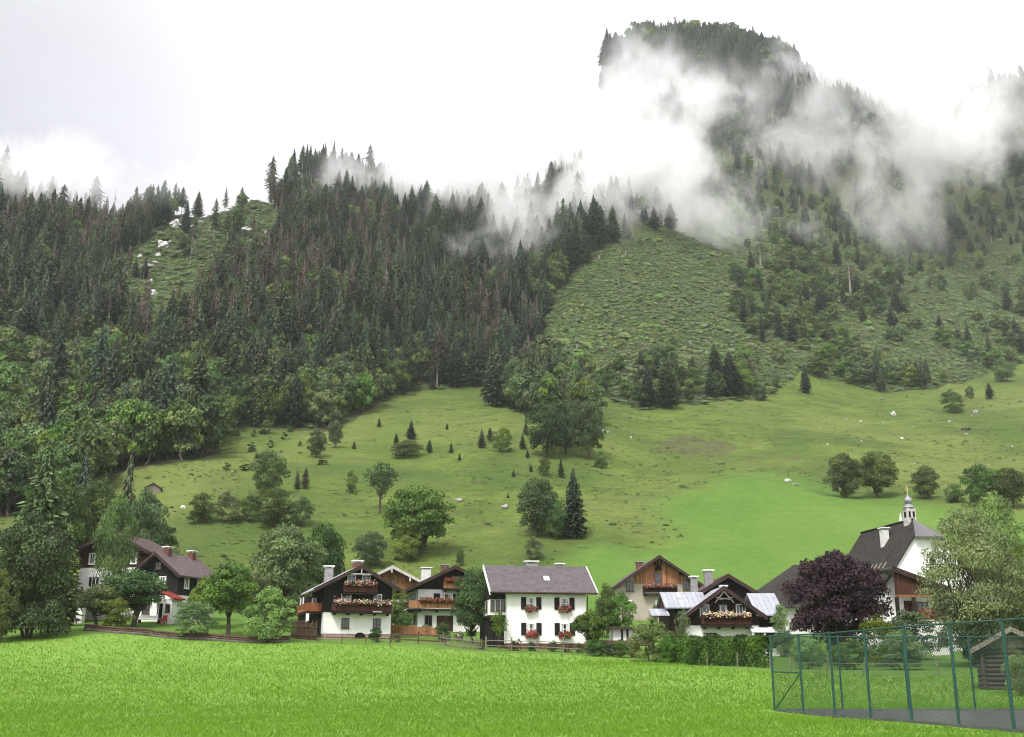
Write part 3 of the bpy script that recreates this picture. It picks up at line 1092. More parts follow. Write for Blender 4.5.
def wood():
    rng = np.random.default_rng(5)
    P = np.concatenate([jitter(190, 520, 4.0, .62, 1), jitter(520, 1330, 6.0, .6, 2)])
    x, y = P.T
    z = height(x, y)
    px, py = project(x, y, z)
    qx, qy = wob(px, py, x, y, 7)
    ok = (px > -160) & (px < 1190)
    fo, ro, sh, cl = (in_poly(qx, qy, q) for q in (Z_FOREST, Z_ROUGH, Z_SHRUB, Z_CLEAR))
    upper = ~ro & (py < 300) & (px > 600)
    dens = np.where(fo & ~ro, .95, 0.0)
    dens = np.where(sh, .55 * np.clip(.42 + 2.0 * fbm(x / 38, y / 60, 77, 3), .08, 1.3), dens)
    left_rough = ro & ~sh
    dens = np.where(left_rough & (px > 720) & (py < 270), .26, dens)
    dens = np.where(left_rough & (px > 690) & (py >= 270), .10, dens)
    dens = np.where(left_rough & (px <= 735), .006, dens)
    dens = np.where(left_rough & (px < 735) & (py > 365), .22, dens)
    dens = np.where(cl & (px < 300), .07, dens)
    dens = np.where(upper, np.where(py > 150, .45, .85), dens)
    dens = np.where((py < 62) & (px > 610) & (px < 770), 1, dens)
    keep = ok & (rng.random(len(x)) < dens)
    x, y, z, px, py, fo, ro, sh, cl, qx, qy = (a[keep] for a in (x, y, z, px, py, fo, ro, sh, cl, qx, qy))
    n = len(x)
    # which kind stands where
    r = rng.random(n)
    mixn = fbm(x / 45, y / 70, 91, 3)
    band = np.interp(px, [-200, 0, 100, 200, 300, 400, 470, 560, 660], [330, 345, 350, 350, 345, 345, 372, 355, 360])
    pb = np.clip((py - band) / 40, 0, 1) * .75 + .10 + .5 * np.clip(mixn, -.2, .6)      # share of broadleaf trees
    pb = np.where(ro | sh, .82, pb)
    pb = np.where(ro & (py < 250), .55, pb)
    pb = np.where((py < 240) & ~ro, np.where((px > 640) & (py > 120), .3, .04), pb)
    pb = np.where((px > 400) & (px < 545) & (py < 402) & ~ro, .04, pb)
    broad = r < pb
    brown = np.clip(fbm(x / 60, y / 90, 123, 3) * 1.3 - .12, 0, .5)
    hot = np.maximum.reduce([np.exp(-(((px - a) / w) ** 2 + ((py - b) / h) ** 2)) for a, b, w, h in
                             [(95, 240, 45, 40), (190, 290, 40, 60), (265, 270, 45, 55), (310, 300, 30, 40), (495, 320, 35, 40), (360, 250, 35, 30), (140, 355, 12, 14), (20, 240, 20, 20)]])
    pd = np.clip(.7 * hot + .35 * brown, .015, .65)
    dead = ~broad & (rng.random(n) < pd) & (px < 640)
    tall = ~broad & ~dead & ~ro & (rng.random(n) < np.where(cl | ((px < 330) & (py < 290)), .5, .10))
    snag = ~broad & (rng.random(n) < np.where(cl, .3, .02))
    snag |= ro & (rng.random(n) < .025)
    h = np.where(broad, rng.uniform(9, 16, n), (17.0 + 4.5 * rng.normal(size=n) + 8 * fbm(x / 33, y / 50, 133, 2)).clip(10, 33))
    h = np.where(sh & broad, rng.uniform(5, 11, n), h)
    h = np.where(ro & ~sh & broad, rng.uniform(5, 12, n), h)
    h = np.where(ro & ~broad, rng.uniform(10, 18, n), h)
    h = np.where(snag, rng.uniform(13, 22, n), h)
    h = np.where((px > 600) & (py < 75), rng.uniform(28, 40, n), h)
    h = np.where(tall, h * 1.12, h)
    # young growth along the lower edge
    w = np.where(broad, h * rng.uniform(.55, .85, n), h * rng.uniform(.30, .50, n))
    w = np.where(tall, h * rng.uniform(.24, .32, n), w)
    w = np.where(dead, h * rng.uniform(.26, .36, n), w)
    w = np.where(snag, h * rng.uniform(.10, .16, n), w)
    w = np.where(sh & broad, h * rng.uniform(.8, 1.1, n), w)
    vis = top_seen(x, y, z + h)
    kind = np.where(snag, 4, np.where(dead, 3, np.where(broad, 2, np.where(tall, 1, 0))))
    a = [v[vis] for v in (x, y, z, px, py, h, w, kind, sh, ro)]
    return a


wx, wy, wz, wpx, wpy, wh, ww, wk, wsh, wro = wood()
PROT = [SPR + SPR_B, TALL, BRD + BRD_D, DEAD, SNAG]
rng = np.random.default_rng(9)
wsub = np.array([rng.integers(len(PROT[k])) for k in wk])
wrot = rng.uniform(0, 6.28, len(wx))
size = wh / wy
single = np.zeros(len(wx), bool)
inside = (wpx > -5) & (wpx < 1030)


def put_singles(kinds, count, name, cat, seen_at):
    """those that show largest, each an object of its own"""
    sel = np.where(np.isin(wk, kinds) & inside & ~single)[0]
    sel = sel[np.argsort(-size[sel])][:count]
    single[sel] = True
    for i in sel:
        lab, grp = seen_at(i)
        K = PROT[wk[i]][wsub[i]]
        K.plant(name, (wx[i], wy[i], wz[i] - .2), wh[i], ww[i], lab, cat, grp, rz=wrot[i])


def sp_label(i):
    if wpx[i] < 330:
        return 'dark green spruce in the dense forest edge on the left mountainside', 'spruces along the left forest edge'
    if wpx[i] < 420:
        return 'slim dark spruce in the stand just left of the hollow meadow top', 'spruces left of the meadow top'
    if wpx[i] < 600:
        return 'tall dark spruce standing above the top of the hillside meadow', 'spruces above the meadow top'
    return 'dark spruce among the scrub on the right mountainside', 'spruces on the right mountainside'


def br_label(i):
    if wpx[i] < 130:
        return 'round leafy tree at the forest foot behind the far left house', 'leafy trees at the far left forest foot'
    if wpx[i] < 420:
        return 'round mid green leafy tree along the lower edge of the left forest', 'leafy trees along the left forest edge'
    if wpx[i] < 720:
        return 'bushy leafy tree in the belt under the green clearing', 'leafy trees under the clearing'
    return 'rounded leafy tree in the scrub belt above the right pasture', 'leafy trees above the right pasture'


put_singles([0, 1], 225, 'spruce', 'spruce', sp_label)
put_singles([2], 225, 'leafy_tree', 'tree', br_label)
put_singles([3], 25, 'dying_spruce', 'dead tree', lambda i: ('thin reddish brown dying spruce in the left forest', 'dying brown spruces in the forest'))
rest = ~single
flat = [k for g in PROT for k in g]
offs = np.cumsum([0] + [len(g) for g in PROT])
widx = offs[wk] + wsub
protos = [k.one_mesh('forest tree') for k in flat]
nr = int(rest.sum())
print('forest', len(wx), 'rest', nr)
scatter('forest', protos, np.stack([wx, wy, wz - .25], 1)[rest], np.stack([np.zeros(nr), np.zeros(nr), wrot[rest]], 1),
        np.stack([ww, ww, wh], 1)[rest], widx[rest])


# ------------------------------------------------------------------ low growth: scrub on the clearing, rank tufts on the pasture
def low():
    rng = np.random.default_rng(15)
    P = jitter(300, 900, 1.4, .6, 31)
    x, y = P.T
    px, py = project(x, y, height(x, y))
    qx, qy = wob(px, py, x, y, 5)
    ro, cl, fo = in_poly(qx, qy, Z_ROUGH), in_poly(qx, qy, Z_CLEAR), in_poly(qx, qy, Z_FOREST)
    pt = fbm(x / 9, y / 14, 61, 3)
    d = np.where(ro | cl, np.clip(.85 + .5 * pt, .5, .98), np.where(fo, .10, 0))
    k = (rng.random(len(x)) < d) & (px > -60) & (px < 1090)
    x, y = x[k], y[k]
    n = len(x)
    s = rng.uniform(.5, 1.0, n) * np.where(rng.random(n) < .04, 3.0, 1.35)
    z = height(x, y)
    v = top_seen(x, y, z + s)
    x, y, z, s = x[v], y[v], z[v], s[v]
    n = len(x)
    scatter('scrub_cover', [k.leaves_only('scrub') for k in SCRUB], np.stack([x, y, z - .1], 1), np.stack([np.arctan((height(x, y + 2) - height(x, y - 2)) / 4), np.zeros(n), rng.uniform(-.7, .7, n)], 1),
            np.stack([s * 2.5, s * 2.2, s * rng.uniform(.35, .65, n)], 1), rng.integers(0, len(SCRUB), n))
    # tufts
    P = jitter(150, 520, 1.25, .6, 33)
    x, y = P.T
    px, py = project(x, y, height(x, y))
    qx, qy = wob(px, py, x, y, 4)
    bad = in_poly(qx, qy, Z_FOREST) | in_poly(qx, qy, Z_ROUGH) | in_poly(qx, qy, Z_MOWN)
    pt = fbm(x / 7, y / 5, 71, 3) + .5 * fbm(x / 40, y / 30, 73, 2)
    d = np.clip(.14 + .75 * pt, .03, .75)
    k = (rng.random(len(x)) < d) & ~bad & (px > -60) & (px < 1090)
    x, y = x[k], y[k]
    n = len(x)
    s = rng.uniform(.22, .5, n) * np.where(rng.random(n) < .05, 1.9, 1)
    z = height(x, y)
    scatter('meadow_tufts', [k.leaves_only('tuft') for k in TUFT], np.stack([x, y, z - .05], 1), np.stack([np.arctan((height(x, y + .6) - height(x, y - .6)) / 1.2), np.zeros(n), rng.uniform(-.7, .7, n)], 1),
            np.stack([s * 2.0, s * 1.5, s * .5], 1), rng.integers(0, len(TUFT), n))


TUFT = [Kind('tuft', *gen_broad(300 + i, 70, .3, 5, 0, 'bush', inner=.1, up=1.0), 'tuft') for i in range(3)]
low()


# ------------------------------------------------------------------ grass blades of the near field
def blades():
    rng = np.random.default_rng(21)
    n = 330000
    u = rng.random(n)
    y = 1 / (1 / 25.5 + u * (1 / 118 - 1 / 25.5))
    x = rng.uniform(-.56, .56, n) * y
    px, py = project(x, y, height(x, y, False))
    k = (py > np.interp(px, fe_x, fe_y) + .5) & ~((x > 10.2 + (47 - y) * .2) & (y < 47.4)) & (rng.random(n) < np.clip((y / 72) ** 1.5, .22, 1))
    x, y = x[k], y[k]
    n = len(x)
    z = height(x, y)
    clump = fbm(x / 1.1, y / 1.6, 81, 3)
    hgt = (.05 + .05 * rng.random(n) + .06 * np.clip(clump, -.4, 1)) * (.8 + y / 70)
    wd = .010 + .00034 * y
    a = rng.uniform(0, 6.28, n)
    dx, dy = np.cos(a) * wd, np.sin(a) * wd * .4
    lx, ly = rng.normal(0, .9, n) * hgt, rng.normal(.25, .9, n) * hgt
    V = np.stack([np.stack([x - dx, y - dy, z - .01], 1), np.stack([x + dx, y + dy, z - .01], 1), np.stack([x + lx, y + ly, z + hgt], 1)], 1).reshape(-1, 3)
    T = np.arange(n * 3).reshape(-1, 3)
    tint = np.clip(.45 + .35 * clump + .35 * (rng.random(n) - .5) + .3 * fbm(x / 9, y / 14, 85, 3), 0, 1)
    tint[rng.random(n) < .02] = 1
    me = np_mesh('grass', V, None, T, tint=tint)
    tag(link('grass', me, FOL['grass']), kind='stuff')


FOL['grass'] = m_foliage('grass blades', (.142, .246, .046), .22, .004, .55, .04)
blades()
# ------------------------------------------------------------------ houses
# local frame of a house: x to the right seen from its front, y away from the viewer, z up
def side_map(side, x, y):
    """(u along the wall, n out of the wall) -> local x, y"""
    if side == 'front': return lambda u, n: (x + u, y - n)
    if side == 'left': return lambda u, n: (x - n, y - u)
    if side == 'right': return lambda u, n: (x + n, y + u)


def sbox(mb, f, u0, u1, n0, n1, z0, z1):
    xa, ya = f(u0, n0)
    xb, yb = f(u1, n1)
    mb.box(min(xa, xb), max(xa, xb), min(ya, yb), max(ya, yb), z0, z1)


def window(root, side, x, y, z, w, h, frame='frame_white', shutters=None, cols=2, rows=1, curtain=False, name='window', fw=.09):
    f = side_map(side, x, y)
    mb = MB()
    sbox(mb, f, -w / 2, -w / 2 + fw, -.05, .07, z, z + h)
    sbox(mb, f, w / 2 - fw, w / 2, -.05, .07, z, z + h)
    sbox(mb, f, -w / 2 + fw, w / 2 - fw, -.05, .07, z, z + fw)
    sbox(mb, f, -w / 2 + fw, w / 2 - fw, -.05, .07, z + h - fw, z + h)
    for i in range(1, cols):
        u = -w / 2 + w * i / cols
        sbox(mb, f, u - .035, u + .035, -.05, .055, z + fw, z + h - fw)
    for i in range(1, rows):
        q = z + h * i / rows
        sbox(mb, f, -w / 2 + fw, w / 2 - fw, -.05, .045, q - .03, q + .03)
    sbox(mb, f, -w / 2 - .05, w / 2 + .05, -.05, .14, z - .06, z - .003)
    o = mb.build(name, M[frame], root)
    g = MB()
    sbox(g, f, -w / 2 + fw * .5, w / 2 - fw * .5, -.04, .02, z + fw * .5, z + h - fw * .5)
    g.build('pane', M['glass'], o)
    if curtain:
        for a_, b_ in ((-w / 2 + fw, -w / 2 + w * .26), (w / 2 - w * .26, w / 2 - fw)):
            c = MB()
            sbox(c, f, a_, b_, .021, .03, z + fw, z + h - fw)
            c.build('curtain', M['curtain'], o)
    if shutters:
        for s in (-1, 1):
            b = MB()
            sw = w * .52
            a = s * (w / 2 + .03)
            sbox(b, f, min(a, a + s * sw), max(a, a + s * sw), -.02, .09, z - .03, z + h + .03)
            b.build('shutter', M[shutters], o)
    return o


def blooms(root, side, x, y, z, w, cols, n=130, deep=.35, high=.34, size=.105):
    """flowers in a box: one mesh a colour"""
    f = side_map(side, x, y)
    rng = np.random.default_rng(int(abs(x * 91 + z * 37 + w * 13) * 10) % 99999)
    cl = rng.uniform(-w / 2, w / 2, max(3, int(w * 2.2)))
    for j, c in enumerate(cols):
        k = n // len(cols)
        u = np.where(rng.random(k) < .4, rng.uniform(-w / 2, w / 2, k), np.clip(cl[rng.integers(len(cl), size=k)] + rng.normal(0, .16, k), -w / 2, w / 2))
        d = rng.uniform(-deep * .4, deep * .8, k)
        zz = z + rng.normal(.1, high * .38, k) - .25 * np.maximum(d, 0)
        P = np.array([(*f(a, b), q) for a, b, q in zip(u, d, zz)])
        fx, fy = f(0, 1)
        gx, gy = f(0, 0)
        nr = unit(np.array([fx - gx, fy - gy, .6]) + rng.normal(size=(k, 3)) * .6)
        V, F = leaf_cards(P, nr, size, rng, .9)
        me = np_mesh('bloom', V, F, tint=rng.random(k))
        link('bloom', me, FLOWER[c], root)


def balcony(root, side, x, y, z, w, depth, m, h=.95, flowers=None, board=True, name='balcony', brackets=3):
    f = side_map(side, x, y)
    b = MB()
    sbox(b, f, -w / 2, w / 2, 0.003, depth, z - .14, z)                                # floor
    o = b.build(name, M['wood_dark'], root)
    r = MB()
    sbox(r, f, -w / 2, w / 2, depth - .05, depth, z + .10, z + h)                      # boarded front
    sbox(r, f, -w / 2, -w / 2 + .05, .02, depth - .053, z + .10, z + h)
    sbox(r, f, w / 2 - .05, w / 2, .02, depth - .053, z + .10, z + h)
    r.build('railing', M[m], o)
    t = MB()
    sbox(t, f, -w / 2 - .06, w / 2 + .06, depth - .10, depth + .06, z + h + .003, z + h + .08)
    t.build('handrail', M['wood_dark'], o)
    for i in range(brackets):
        u = -w / 2 + .3 + (w - .6) * i / max(1, brackets - 1)
        k = MB()
        sbox(k, f, u - .08, u + .08, 0.004, depth * .9, z - .32, z - .145)
        k.build('bracket', M['wood_dark'], o)
    if flowers:
        fb = MB()
        sbox(fb, f, -w / 2 + .1, w / 2 - .1, depth + .062, depth + .26, z + h - .22, z + h + .02)
        q = fb.build('flower_box', M['wood_rail'], o)
        fx, fy = f(0, depth + .18)
        blooms(o, side, fx, fy, z + h + .05, w - .2, flowers, int(85 * w), size=.085)
    return o


def flower_bowl(root, x, y, z, w, cols):
    b = MB()
    b.box(-w / 2 + x, w / 2 + x, y - .28, y - .08, z - .2, z)
    o = b.build('flower_box', M['wood_rail'], root)
    blooms(o, 'front', x, y - .2, z - .02, w, cols, int(200 * w), .4, .42, .10)


def chimney(root, x, y, z0, z1, w=.7, d=.7, m='chimney', cap='cap', parent=None):
    b = MB()
    b.box(x - w / 2, x + w / 2, y - d / 2, y + d / 2, z0, z1)
    o = b.build('chimney', M[m], parent or root)
    c = MB()
    c.box(x - w / 2 - .14, x + w / 2 + .14, y - d / 2 - .14, y + d / 2 + .14, z1 + .14, z1 + .27)
    for sx in (-1, 1):
        for sy in (-1, 1):
            c.box(x + sx * w * .42 - .06, x + sx * w * .42 + .06, y + sy * d * .42 - .06, y + sy * d * .42 + .06, z1 + .002, z1 + .138)
    c.build('chimney_cap', M[cap], o)
    return o


def gable_roof(root, xl, xr, zr, zl, zrr, y0, y1, m, th=.16, verge='bargeboard', edge=None, xc=0.0, name='roof'):
    """ridge along y at (xc, zr); eaves at xl/zl and xr/zrr"""
    b = MB()
    b.ext([(xl, zl), (xc, zr), (xc, zr + th * 1.15), (xl, zl + th)], 'y', y0, y1)
    b.ext([(xc, zr), (xr, zrr), (xr, zrr + th), (xc, zr + th * 1.15)], 'y', y0, y1)
    o = b.build(name, M[m], root)
    v = MB()
    d = .30
    v.ext([(xl - .02, zl - d * .75), (xc, zr - d * .75), (xc, zr + th * 1.15 + .03), (xl - .02, zl + th + .03)], 'y', y0 - .07, y0 - .003)
    v.ext([(xc, zr - d * .75), (xr + .02, zrr - d * .75), (xr + .02, zrr + th + .03), (xc, zr + th * 1.15 + .03)], 'y', y0 - .07, y0 - .003)
    v.build('bargeboard', M[verge], o)
    # purlin ends under the verge
    for t in (.0, .5, .93):
        for s, xe, ze in ((-1, xl, zl), (1, xr, zrr)):
            if t == 0 and s == 1: continue
            px_, pz = xc + (xe - xc) * t, zr + (ze - zr) * t
            q = MB()
            q.box(px_ - .1, px_ + .1, y0 + .05, y0 + 1.2, pz - .30, pz - .07)
            q.build('purlin', M['wood_dark'], o)
    return o


def gable_body(root, w0, w1, h0, zr, k_l, k_r, y0, y1, m, name='upper_wall', xc=0.0, top=.03):
    """upper wall under a gable roof: vertical sides to the roof slope"""
    zl, zrt = zr - (xc - w0) * k_l - top, zr - (w1 - xc) * k_r - top
    b = MB()
    b.ext([(w0, h0), (w1, h0), (w1, zrt), (xc, zr - top), (w0, zl)], 'y', y0, y1)
    return b.build(name, M[m], root)


def wall_box(root, x0, x1, y0, y1, z0, z1, m, name='wall'):
    b = MB()
    b.box(x0, x1, y0, y1, z0, z1)
    return b.build(name, M[m], root)


def house(name, px, Y, rot, label, py=640, cat='house'):
    x, y, z = stand(px, Y, py)
    return empty(name, (x, y, z), R(rot), label, cat)


# ---- F: the big white house with the grey tiled roof
h = house('white_house', 547, 115, 10, 'big white two storey house with long grey tiled roof and dark shutters')
wall_box(h, -4.15, 4.1, 0, 8.0, .55, 5.75, 'plaster')
wall_box(h, -4.1, 4.05, .05, 7.95, -1.0, .547, 'plinth_dark', 'plinth')
wall_box(h, -5.75, -4.153, 1.6, 7.8, -.8, 3.0, 'wood_black', 'side_wall')
wall_box(h, -5.85, -4.153, .7, 7.8, 3.35, 4.9, 'plaster', 'oriel')
wall_box(h, -5.9, -4.153, .68, 7.85, 4.903, 5.6, 'wood_black', 'oriel_lintel')
wall_box(h, -5.9, -4.153, .65, 7.85, 3.1, 3.347, 'wood_dark', 'oriel_floor')
for i in range(3):
    window(h, 'front', -5.62 + i * .55 + .1, .7, 3.75, .42, 1.1, 'frame_brown', cols=1)
for i in range(3):
    window(h, 'left', -5.85, 2.2 + i * 1.9, 3.7, .9, 1.1, 'frame_brown')
b = MB()                                                    # roof with the ridge along x
b.ext([(-.75, 5.45), (4.0, 8.45), (4.0, 8.66), (-.75, 5.62)], 'x', -5.95, 5.15)
b.ext([(4.0, 8.45), (8.75, 5.45), (8.75, 5.62), (4.0, 8.66)], 'x', -5.95, 5.15)
rf = b.build('roof', M['tile_grey'], h)
b = MB()
for x0, x1 in ((-6.05, -5.953), (5.153, 5.25)):
    b.ext([(-.78, 5.28), (4.0, 8.28), (4.0, 8.72), (-.78, 5.72)], 'x', x0, x1)
b.build('bargeboard', M['board_white'], rf)
b = MB(); b.bar((-6.0, -.83, 5.5), (5.2, -.83, 5.5), .09); b.build('gutter', M['bargeboard'], rf)
b = MB(); b.ext([(1.35, 6.93), (2.0, 7.34), (2.0, 7.46), (1.35, 7.05)], 'x', .05, .65); b.build('skylight', M['board_white'], rf)
for s in (-1,):
    b = MB(); b.ext([(.1, 5.6), (7.9, 5.6), (4.0, 8.3)], 'x', -4.2, -4.0); b.build('gable_wall', M['wood_black'], h)
b = MB(); b.ext([(.1, 5.753), (7.9, 5.753), (4.0, 8.3)], 'x', 3.95, 4.08); b.build('gable_wall', M['plaster'], h)
chimney(h, -.75, 4.3, 7.8, 8.95, 1.3, .7, parent=rf)
chimney(h, 2.35, 4.3, 7.8, 8.75, .8, .6, parent=rf)
for z in (3.95, 1.4):
    for x in (-1.62, 1.85):
        window(h, 'front', x, 0, z, 1.0, 1.15, shutters='shutter_dark', cols=3, rows=2, curtain=True)
        flower_bowl(h, x, 0, z - .04, 1.25, ('red', 'pink', 'green'))
b = MB(); b.bar((4.25, -.1, -.5), (4.25, -.1, 5.4), .06); b.build('downpipe', M['bargeboard'], h)

# ---- C: chalet with flowered balconies
h = house('chalet', 357, 122, 19, 'dark timber chalet with white ground floor and two flowered balconies, side balcony at left')
kl = .5
wall_box(h, -3.7, 3.65, 0, 8.5, .5, 2.75, 'plaster', 'ground_floor')
wall_box(h, -3.66, 3.61, .04, 8.46, -.9, .497, 'plinth', 'plinth')
gable_body(h, -3.75, 3.7, 2.753, 7.55, .52, .56, -.05, 8.5, 'wood_black')
gable_roof(h, -5.1, 4.6, 7.6, 4.95, 5.0, -1.25, 8.0, 'sheet_pale', verge='bargeboard')
window(h, 'front', -.85, -.05, 5.6, .95, 1.15, cols=2, rows=2)
window(h, 'front', .75, -.05, 5.6, .95, 1.15, cols=2, rows=2)
balcony(h, 'front', 0.0, -.05, 4.75, 3.7, 1.0, 'wood_rail', .95, ('pink', 'white', 'red', 'green'))
window(h, 'front', -1.35, -.05, 3.65, 1.1, 1.1, cols=2, rows=2)
window(h, 'front', 2.1, -.05, 2.85, .95, 1.9, cols=2, rows=2, name='balcony_door')
balcony(h, 'front', .25, -.05, 2.75, 6.4, 1.15, 'wood_rail', .95, ('pink', 'white', 'white', 'green'), brackets=5)
window(h, 'front', -1.35, 0, 1.05, .85, 1.1, 'frame_brown', curtain=False)
window(h, 'front', 2.1, 0, 1.05, .85, 1.1, 'frame_brown')
for x in (.3, 1.75):
    b = MB(); b.ext([(-.55 + x, -.2)] + [(.55 + x, -.2)] + [(x + .55 * math.cos(a), .25 + .4 * math.sin(a)) for a in np.linspace(0, math.pi, 9)], 'y', -.06, .02)
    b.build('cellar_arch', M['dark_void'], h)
wall_box(h, -5.4, -3.753, .8, 8.3, 2.6, 2.75, 'wood_dark', 'gallery_floor')
b = MB(); b.box(-5.4, -5.34, .8, 8.3, 2.85, 3.75); b.box(-5.337, -3.76, .8, .86, 2.85, 3.75); b.build('gallery_railing', M['wood_rail_orange'], h)
wall_box(h, -5.45, -5.15, .75, 1.05, -.5, 2.597, 'board_white', 'gallery_post')
wall_box(h, -5.43, -5.27, .82, .98, 3.76, 4.6, 'wood_dark', 'gallery_post')
wall_box(h, -5.2, -3.72, 1.4, 8.3, -.6, 2.59, 'wood_black', 'lean_to_wall')
wall_box(h, -5.3, -3.756, 3.2, 8.2, 2.753, 4.5, 'wood_dark', 'gallery_wall')
window(h, 'front', -4.3, 3.2, 3.1, .5, 1.3, cols=1)
window(h, 'left', -5.3, 4.2, 3.1, .6, 1.4, cols=1)
window(h, 'left', -5.3, 6.2, 3.1, .6, 1.4, cols=1)
chimney(h, .35, 3.0, 7.2, 8.35, 1.0, .6, 'brick')
chimney(h, -2.4, 5.6, 6.2, 7.9, .9, .7, 'chimney')
b = MB()
b.bar((-1.35, -1.22, 6.75), (1.35, -1.22, 6.75), .07)
b.bar((0, -1.22, 6.75), (0, -1.22, 7.4), .07)
b.build('gable_tie', M['board_scallop'], h)

# ---- D: brown timber gable behind
h = house('timber_barn', 391, 158, 6, 'honey brown timber gable with pale bargeboards peeping out behind the two chalets', 625)
wall_box(h, -4.0, 4.0, 0, 9, -1, 2.0, 'plaster')
gable_body(h, -4.1, 4.1, 2.003, 6.3, .5, .5, -.05, 9, 'wood_orange')
rf = gable_roof(h, -5.0, 5.0, 6.4, 3.9, 3.9, -1.3, 9.6, 'tile_brown', verge='board_scallop')
b = MB()
for t in (-.55, -.02, .5, .95):
    x = 5.0 * t
    b.box(x - .12, x + .12, -1.45, -1.372, 6.4 - abs(x) * .5 - .75, 6.4 - abs(x) * .5 - .05)
b.build('pendant_board', M['board_scallop'], rf)
window(h, 'front', .2, -.05, 3.9, .7, .7, 'frame_brown')

# ---- E: white chalet with wrap-round balcony
h = house('white_chalet', 452, 135, 14, 'white chalet with black gable, tan wraparound balcony and tall pale chimney')
wall_box(h, -4.2, 4.0, 0, 9, -1, 4.95, 'plaster')
gable_body(h, -4.25, 4.05, 4.953, 7.5, .48, .48, -.05, 9, 'wood_black')
gable_roof(h, -5.7, 5.6, 7.55, 4.8, 4.85, -1.6, 9.6, 'tile_dark', verge='bargeboard')
balcony(h, 'front', .5, -.05, 4.95, 3.6, 1.0, 'wood_rail_tan', .95, ('red', 'red', 'green'))
window(h, 'front', .3, -.05, 5.1, 1.0, 1.5, 'frame_brown', name='balcony_door')
window(h, 'front', -.75, 0, 3.0, 1.5, 1.45, shutters='shutter_dark', cols=3, curtain=True)
window(h, 'front', 2.6, 0, 3.25, 1.0, 1.45, cols=2)
balcony(h, 'front', 0.0, 0, 2.6, 8.6, 1.15, 'wood_rail_tan', .95, ('red', 'green', 'red'), brackets=5)
wall_box(h, -5.4, -4.2, -1.15, 8.5, 2.46, 2.6, 'wood_dark', 'gallery_floor')
b = MB(); b.box(-5.4, -5.35, -1.15, 8.5, 2.7, 3.55); b.box(-5.347, -4.33, -1.15, -1.1, 2.7, 3.55); b.build('gallery_railing', M['wood_rail_tan'], h)
for y in (1.5, 4.0, 6.5):
    window(h, 'left', -4.2, y, 3.3, 1.3, 1.4, cols=3)
window(h, 'left', -4.2, 2.2, .6, 1.1, 1.4, 'frame_brown')
b = MB(); b.box(-1.9, .1, -.03, .05, .05, 1.9); b.build('garage_door', M['door'], h)
window(h, 'front', -2.9, 0, .7, .9, 1.2, 'frame_brown')
window(h, 'front', 2.2, 0, .7, 1.1, 1.3, 'frame_brown')
chimney(h, -2.7, 3.6, 5.8, 7.6, 1.1, .9, 'chimney_white')
chimney(h, .1, 6.0, 7.0, 8.2, .9, .8, 'brick', 'chimney')

# ---- G: old stone house with weathered timber gable
h = house('stone_house', 660, 145, 3, 'old rubble stone house with weathered orange timber gable and red flowers', 630)
wall_box(h, -5.2, 5.2, 0, 10, -2, 4.5, 'stone_plaster')
gable_body(h, -5.2, 5.2, 4.503, 8.05, .67, .67, 0, 10, 'stone_plaster', 'gable_wall')
b = MB()
b.ext([(-3.1, 4.75), (4.4, 4.75), (4.4, 4.95), (0, 7.85), (-3.1, 5.85)], 'y', -.09, -.003)
b.build('gable_boarding', M['wood_gable'], h)
gable_roof(h, -5.7, 5.7, 8.1, 4.3, 4.3, -1.3, 10.4, 'tile_purple')
window(h, 'front', -.05, -.09, 4.35, .9, 1.75, 'frame_brown', name='balcony_door')
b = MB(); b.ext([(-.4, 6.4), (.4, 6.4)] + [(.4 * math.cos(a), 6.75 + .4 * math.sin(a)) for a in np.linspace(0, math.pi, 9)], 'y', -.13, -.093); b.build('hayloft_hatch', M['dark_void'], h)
for x in (-.42, 0, .42):
    b = MB(); b.box(x - .12, x + .12, -.13, -.092, 7.25 - .1, 7.55 - .05); b.build('vent_slot', M['dark_void'], h)
window(h, 'front', -3.75, 0, 3.75, .95, 1.25, 'frame_brown')
window(h, 'front', 3.6, -.09, 4.0, .85, 1.25, 'frame_brown')
balcony(h, 'front', 0.1, -.09, 3.45, 4.4, .8, 'wood_dark', .85, ('red', 'pink', 'green'))
window(h, 'front', -4.0, 0, 1.4, 1.0, 1.25, 'frame_white', fw=.2)
window(h, 'front', .1, 0, .9, 1.2, 1.7, 'frame_white', fw=.2, name='door')
window(h, 'left', -5.2, 2.5, 1.2, .8, 1.0, 'frame_white')
chimney(h, -1.3, 6.5, 6.6, 7.9, .9, .9, 'brick', 'chimney')

# ---- H: chalet with grey sheet-metal roofs
h = house('tin_roof_chalet', 724, 108, 1, 'dark timber chalet with pale sheet metal roofs and a long white flowered balcony')
wall_box(h, -3.5, 3.4, 0, 9, -.8, 2.75, 'plaster', 'ground_floor')
gable_body(h, -3.55, 3.45, 2.753, 6.15, .70, .70, -.05, 9, 'wood_dark')
gable_roof(h, -4.2, 4.0, 6.2, 3.3, 3.4, -1.1, 5.6, 'sheet')
window(h, 'front', -1.75, -.05, 3.55, .95, 1.2, cols=3)
window(h, 'front', .05, -.05, 3.55, .85, 1.2, 'frame_brown', cols=1, curtain=True)
window(h, 'front', 1.75, -.05, 3.55, .95, 1.2, cols=3)
balcony(h, 'front', .15, -.05, 2.7, 4.7, 1.0, 'wood_rail', .9, ('white', 'white', 'pink', 'white'), brackets=4)
window(h, 'front', -1.3, 0, .75, 1.3, 1.3, 'frame_brown', curtain=True)
b = MB(); b.box(1.15, 2.25, -.04, .02, 0, 1.9); b.build('door', M['dark_void'], h)
b = MB()
for s in (-1, 1):
    b.bar((0, -1.12, 5.85), (s * .9, -1.12, 4.8), .06)
    b.bar((s * -.5, -1.12, 5.1), (s * .8, -1.12, 5.3), .05)
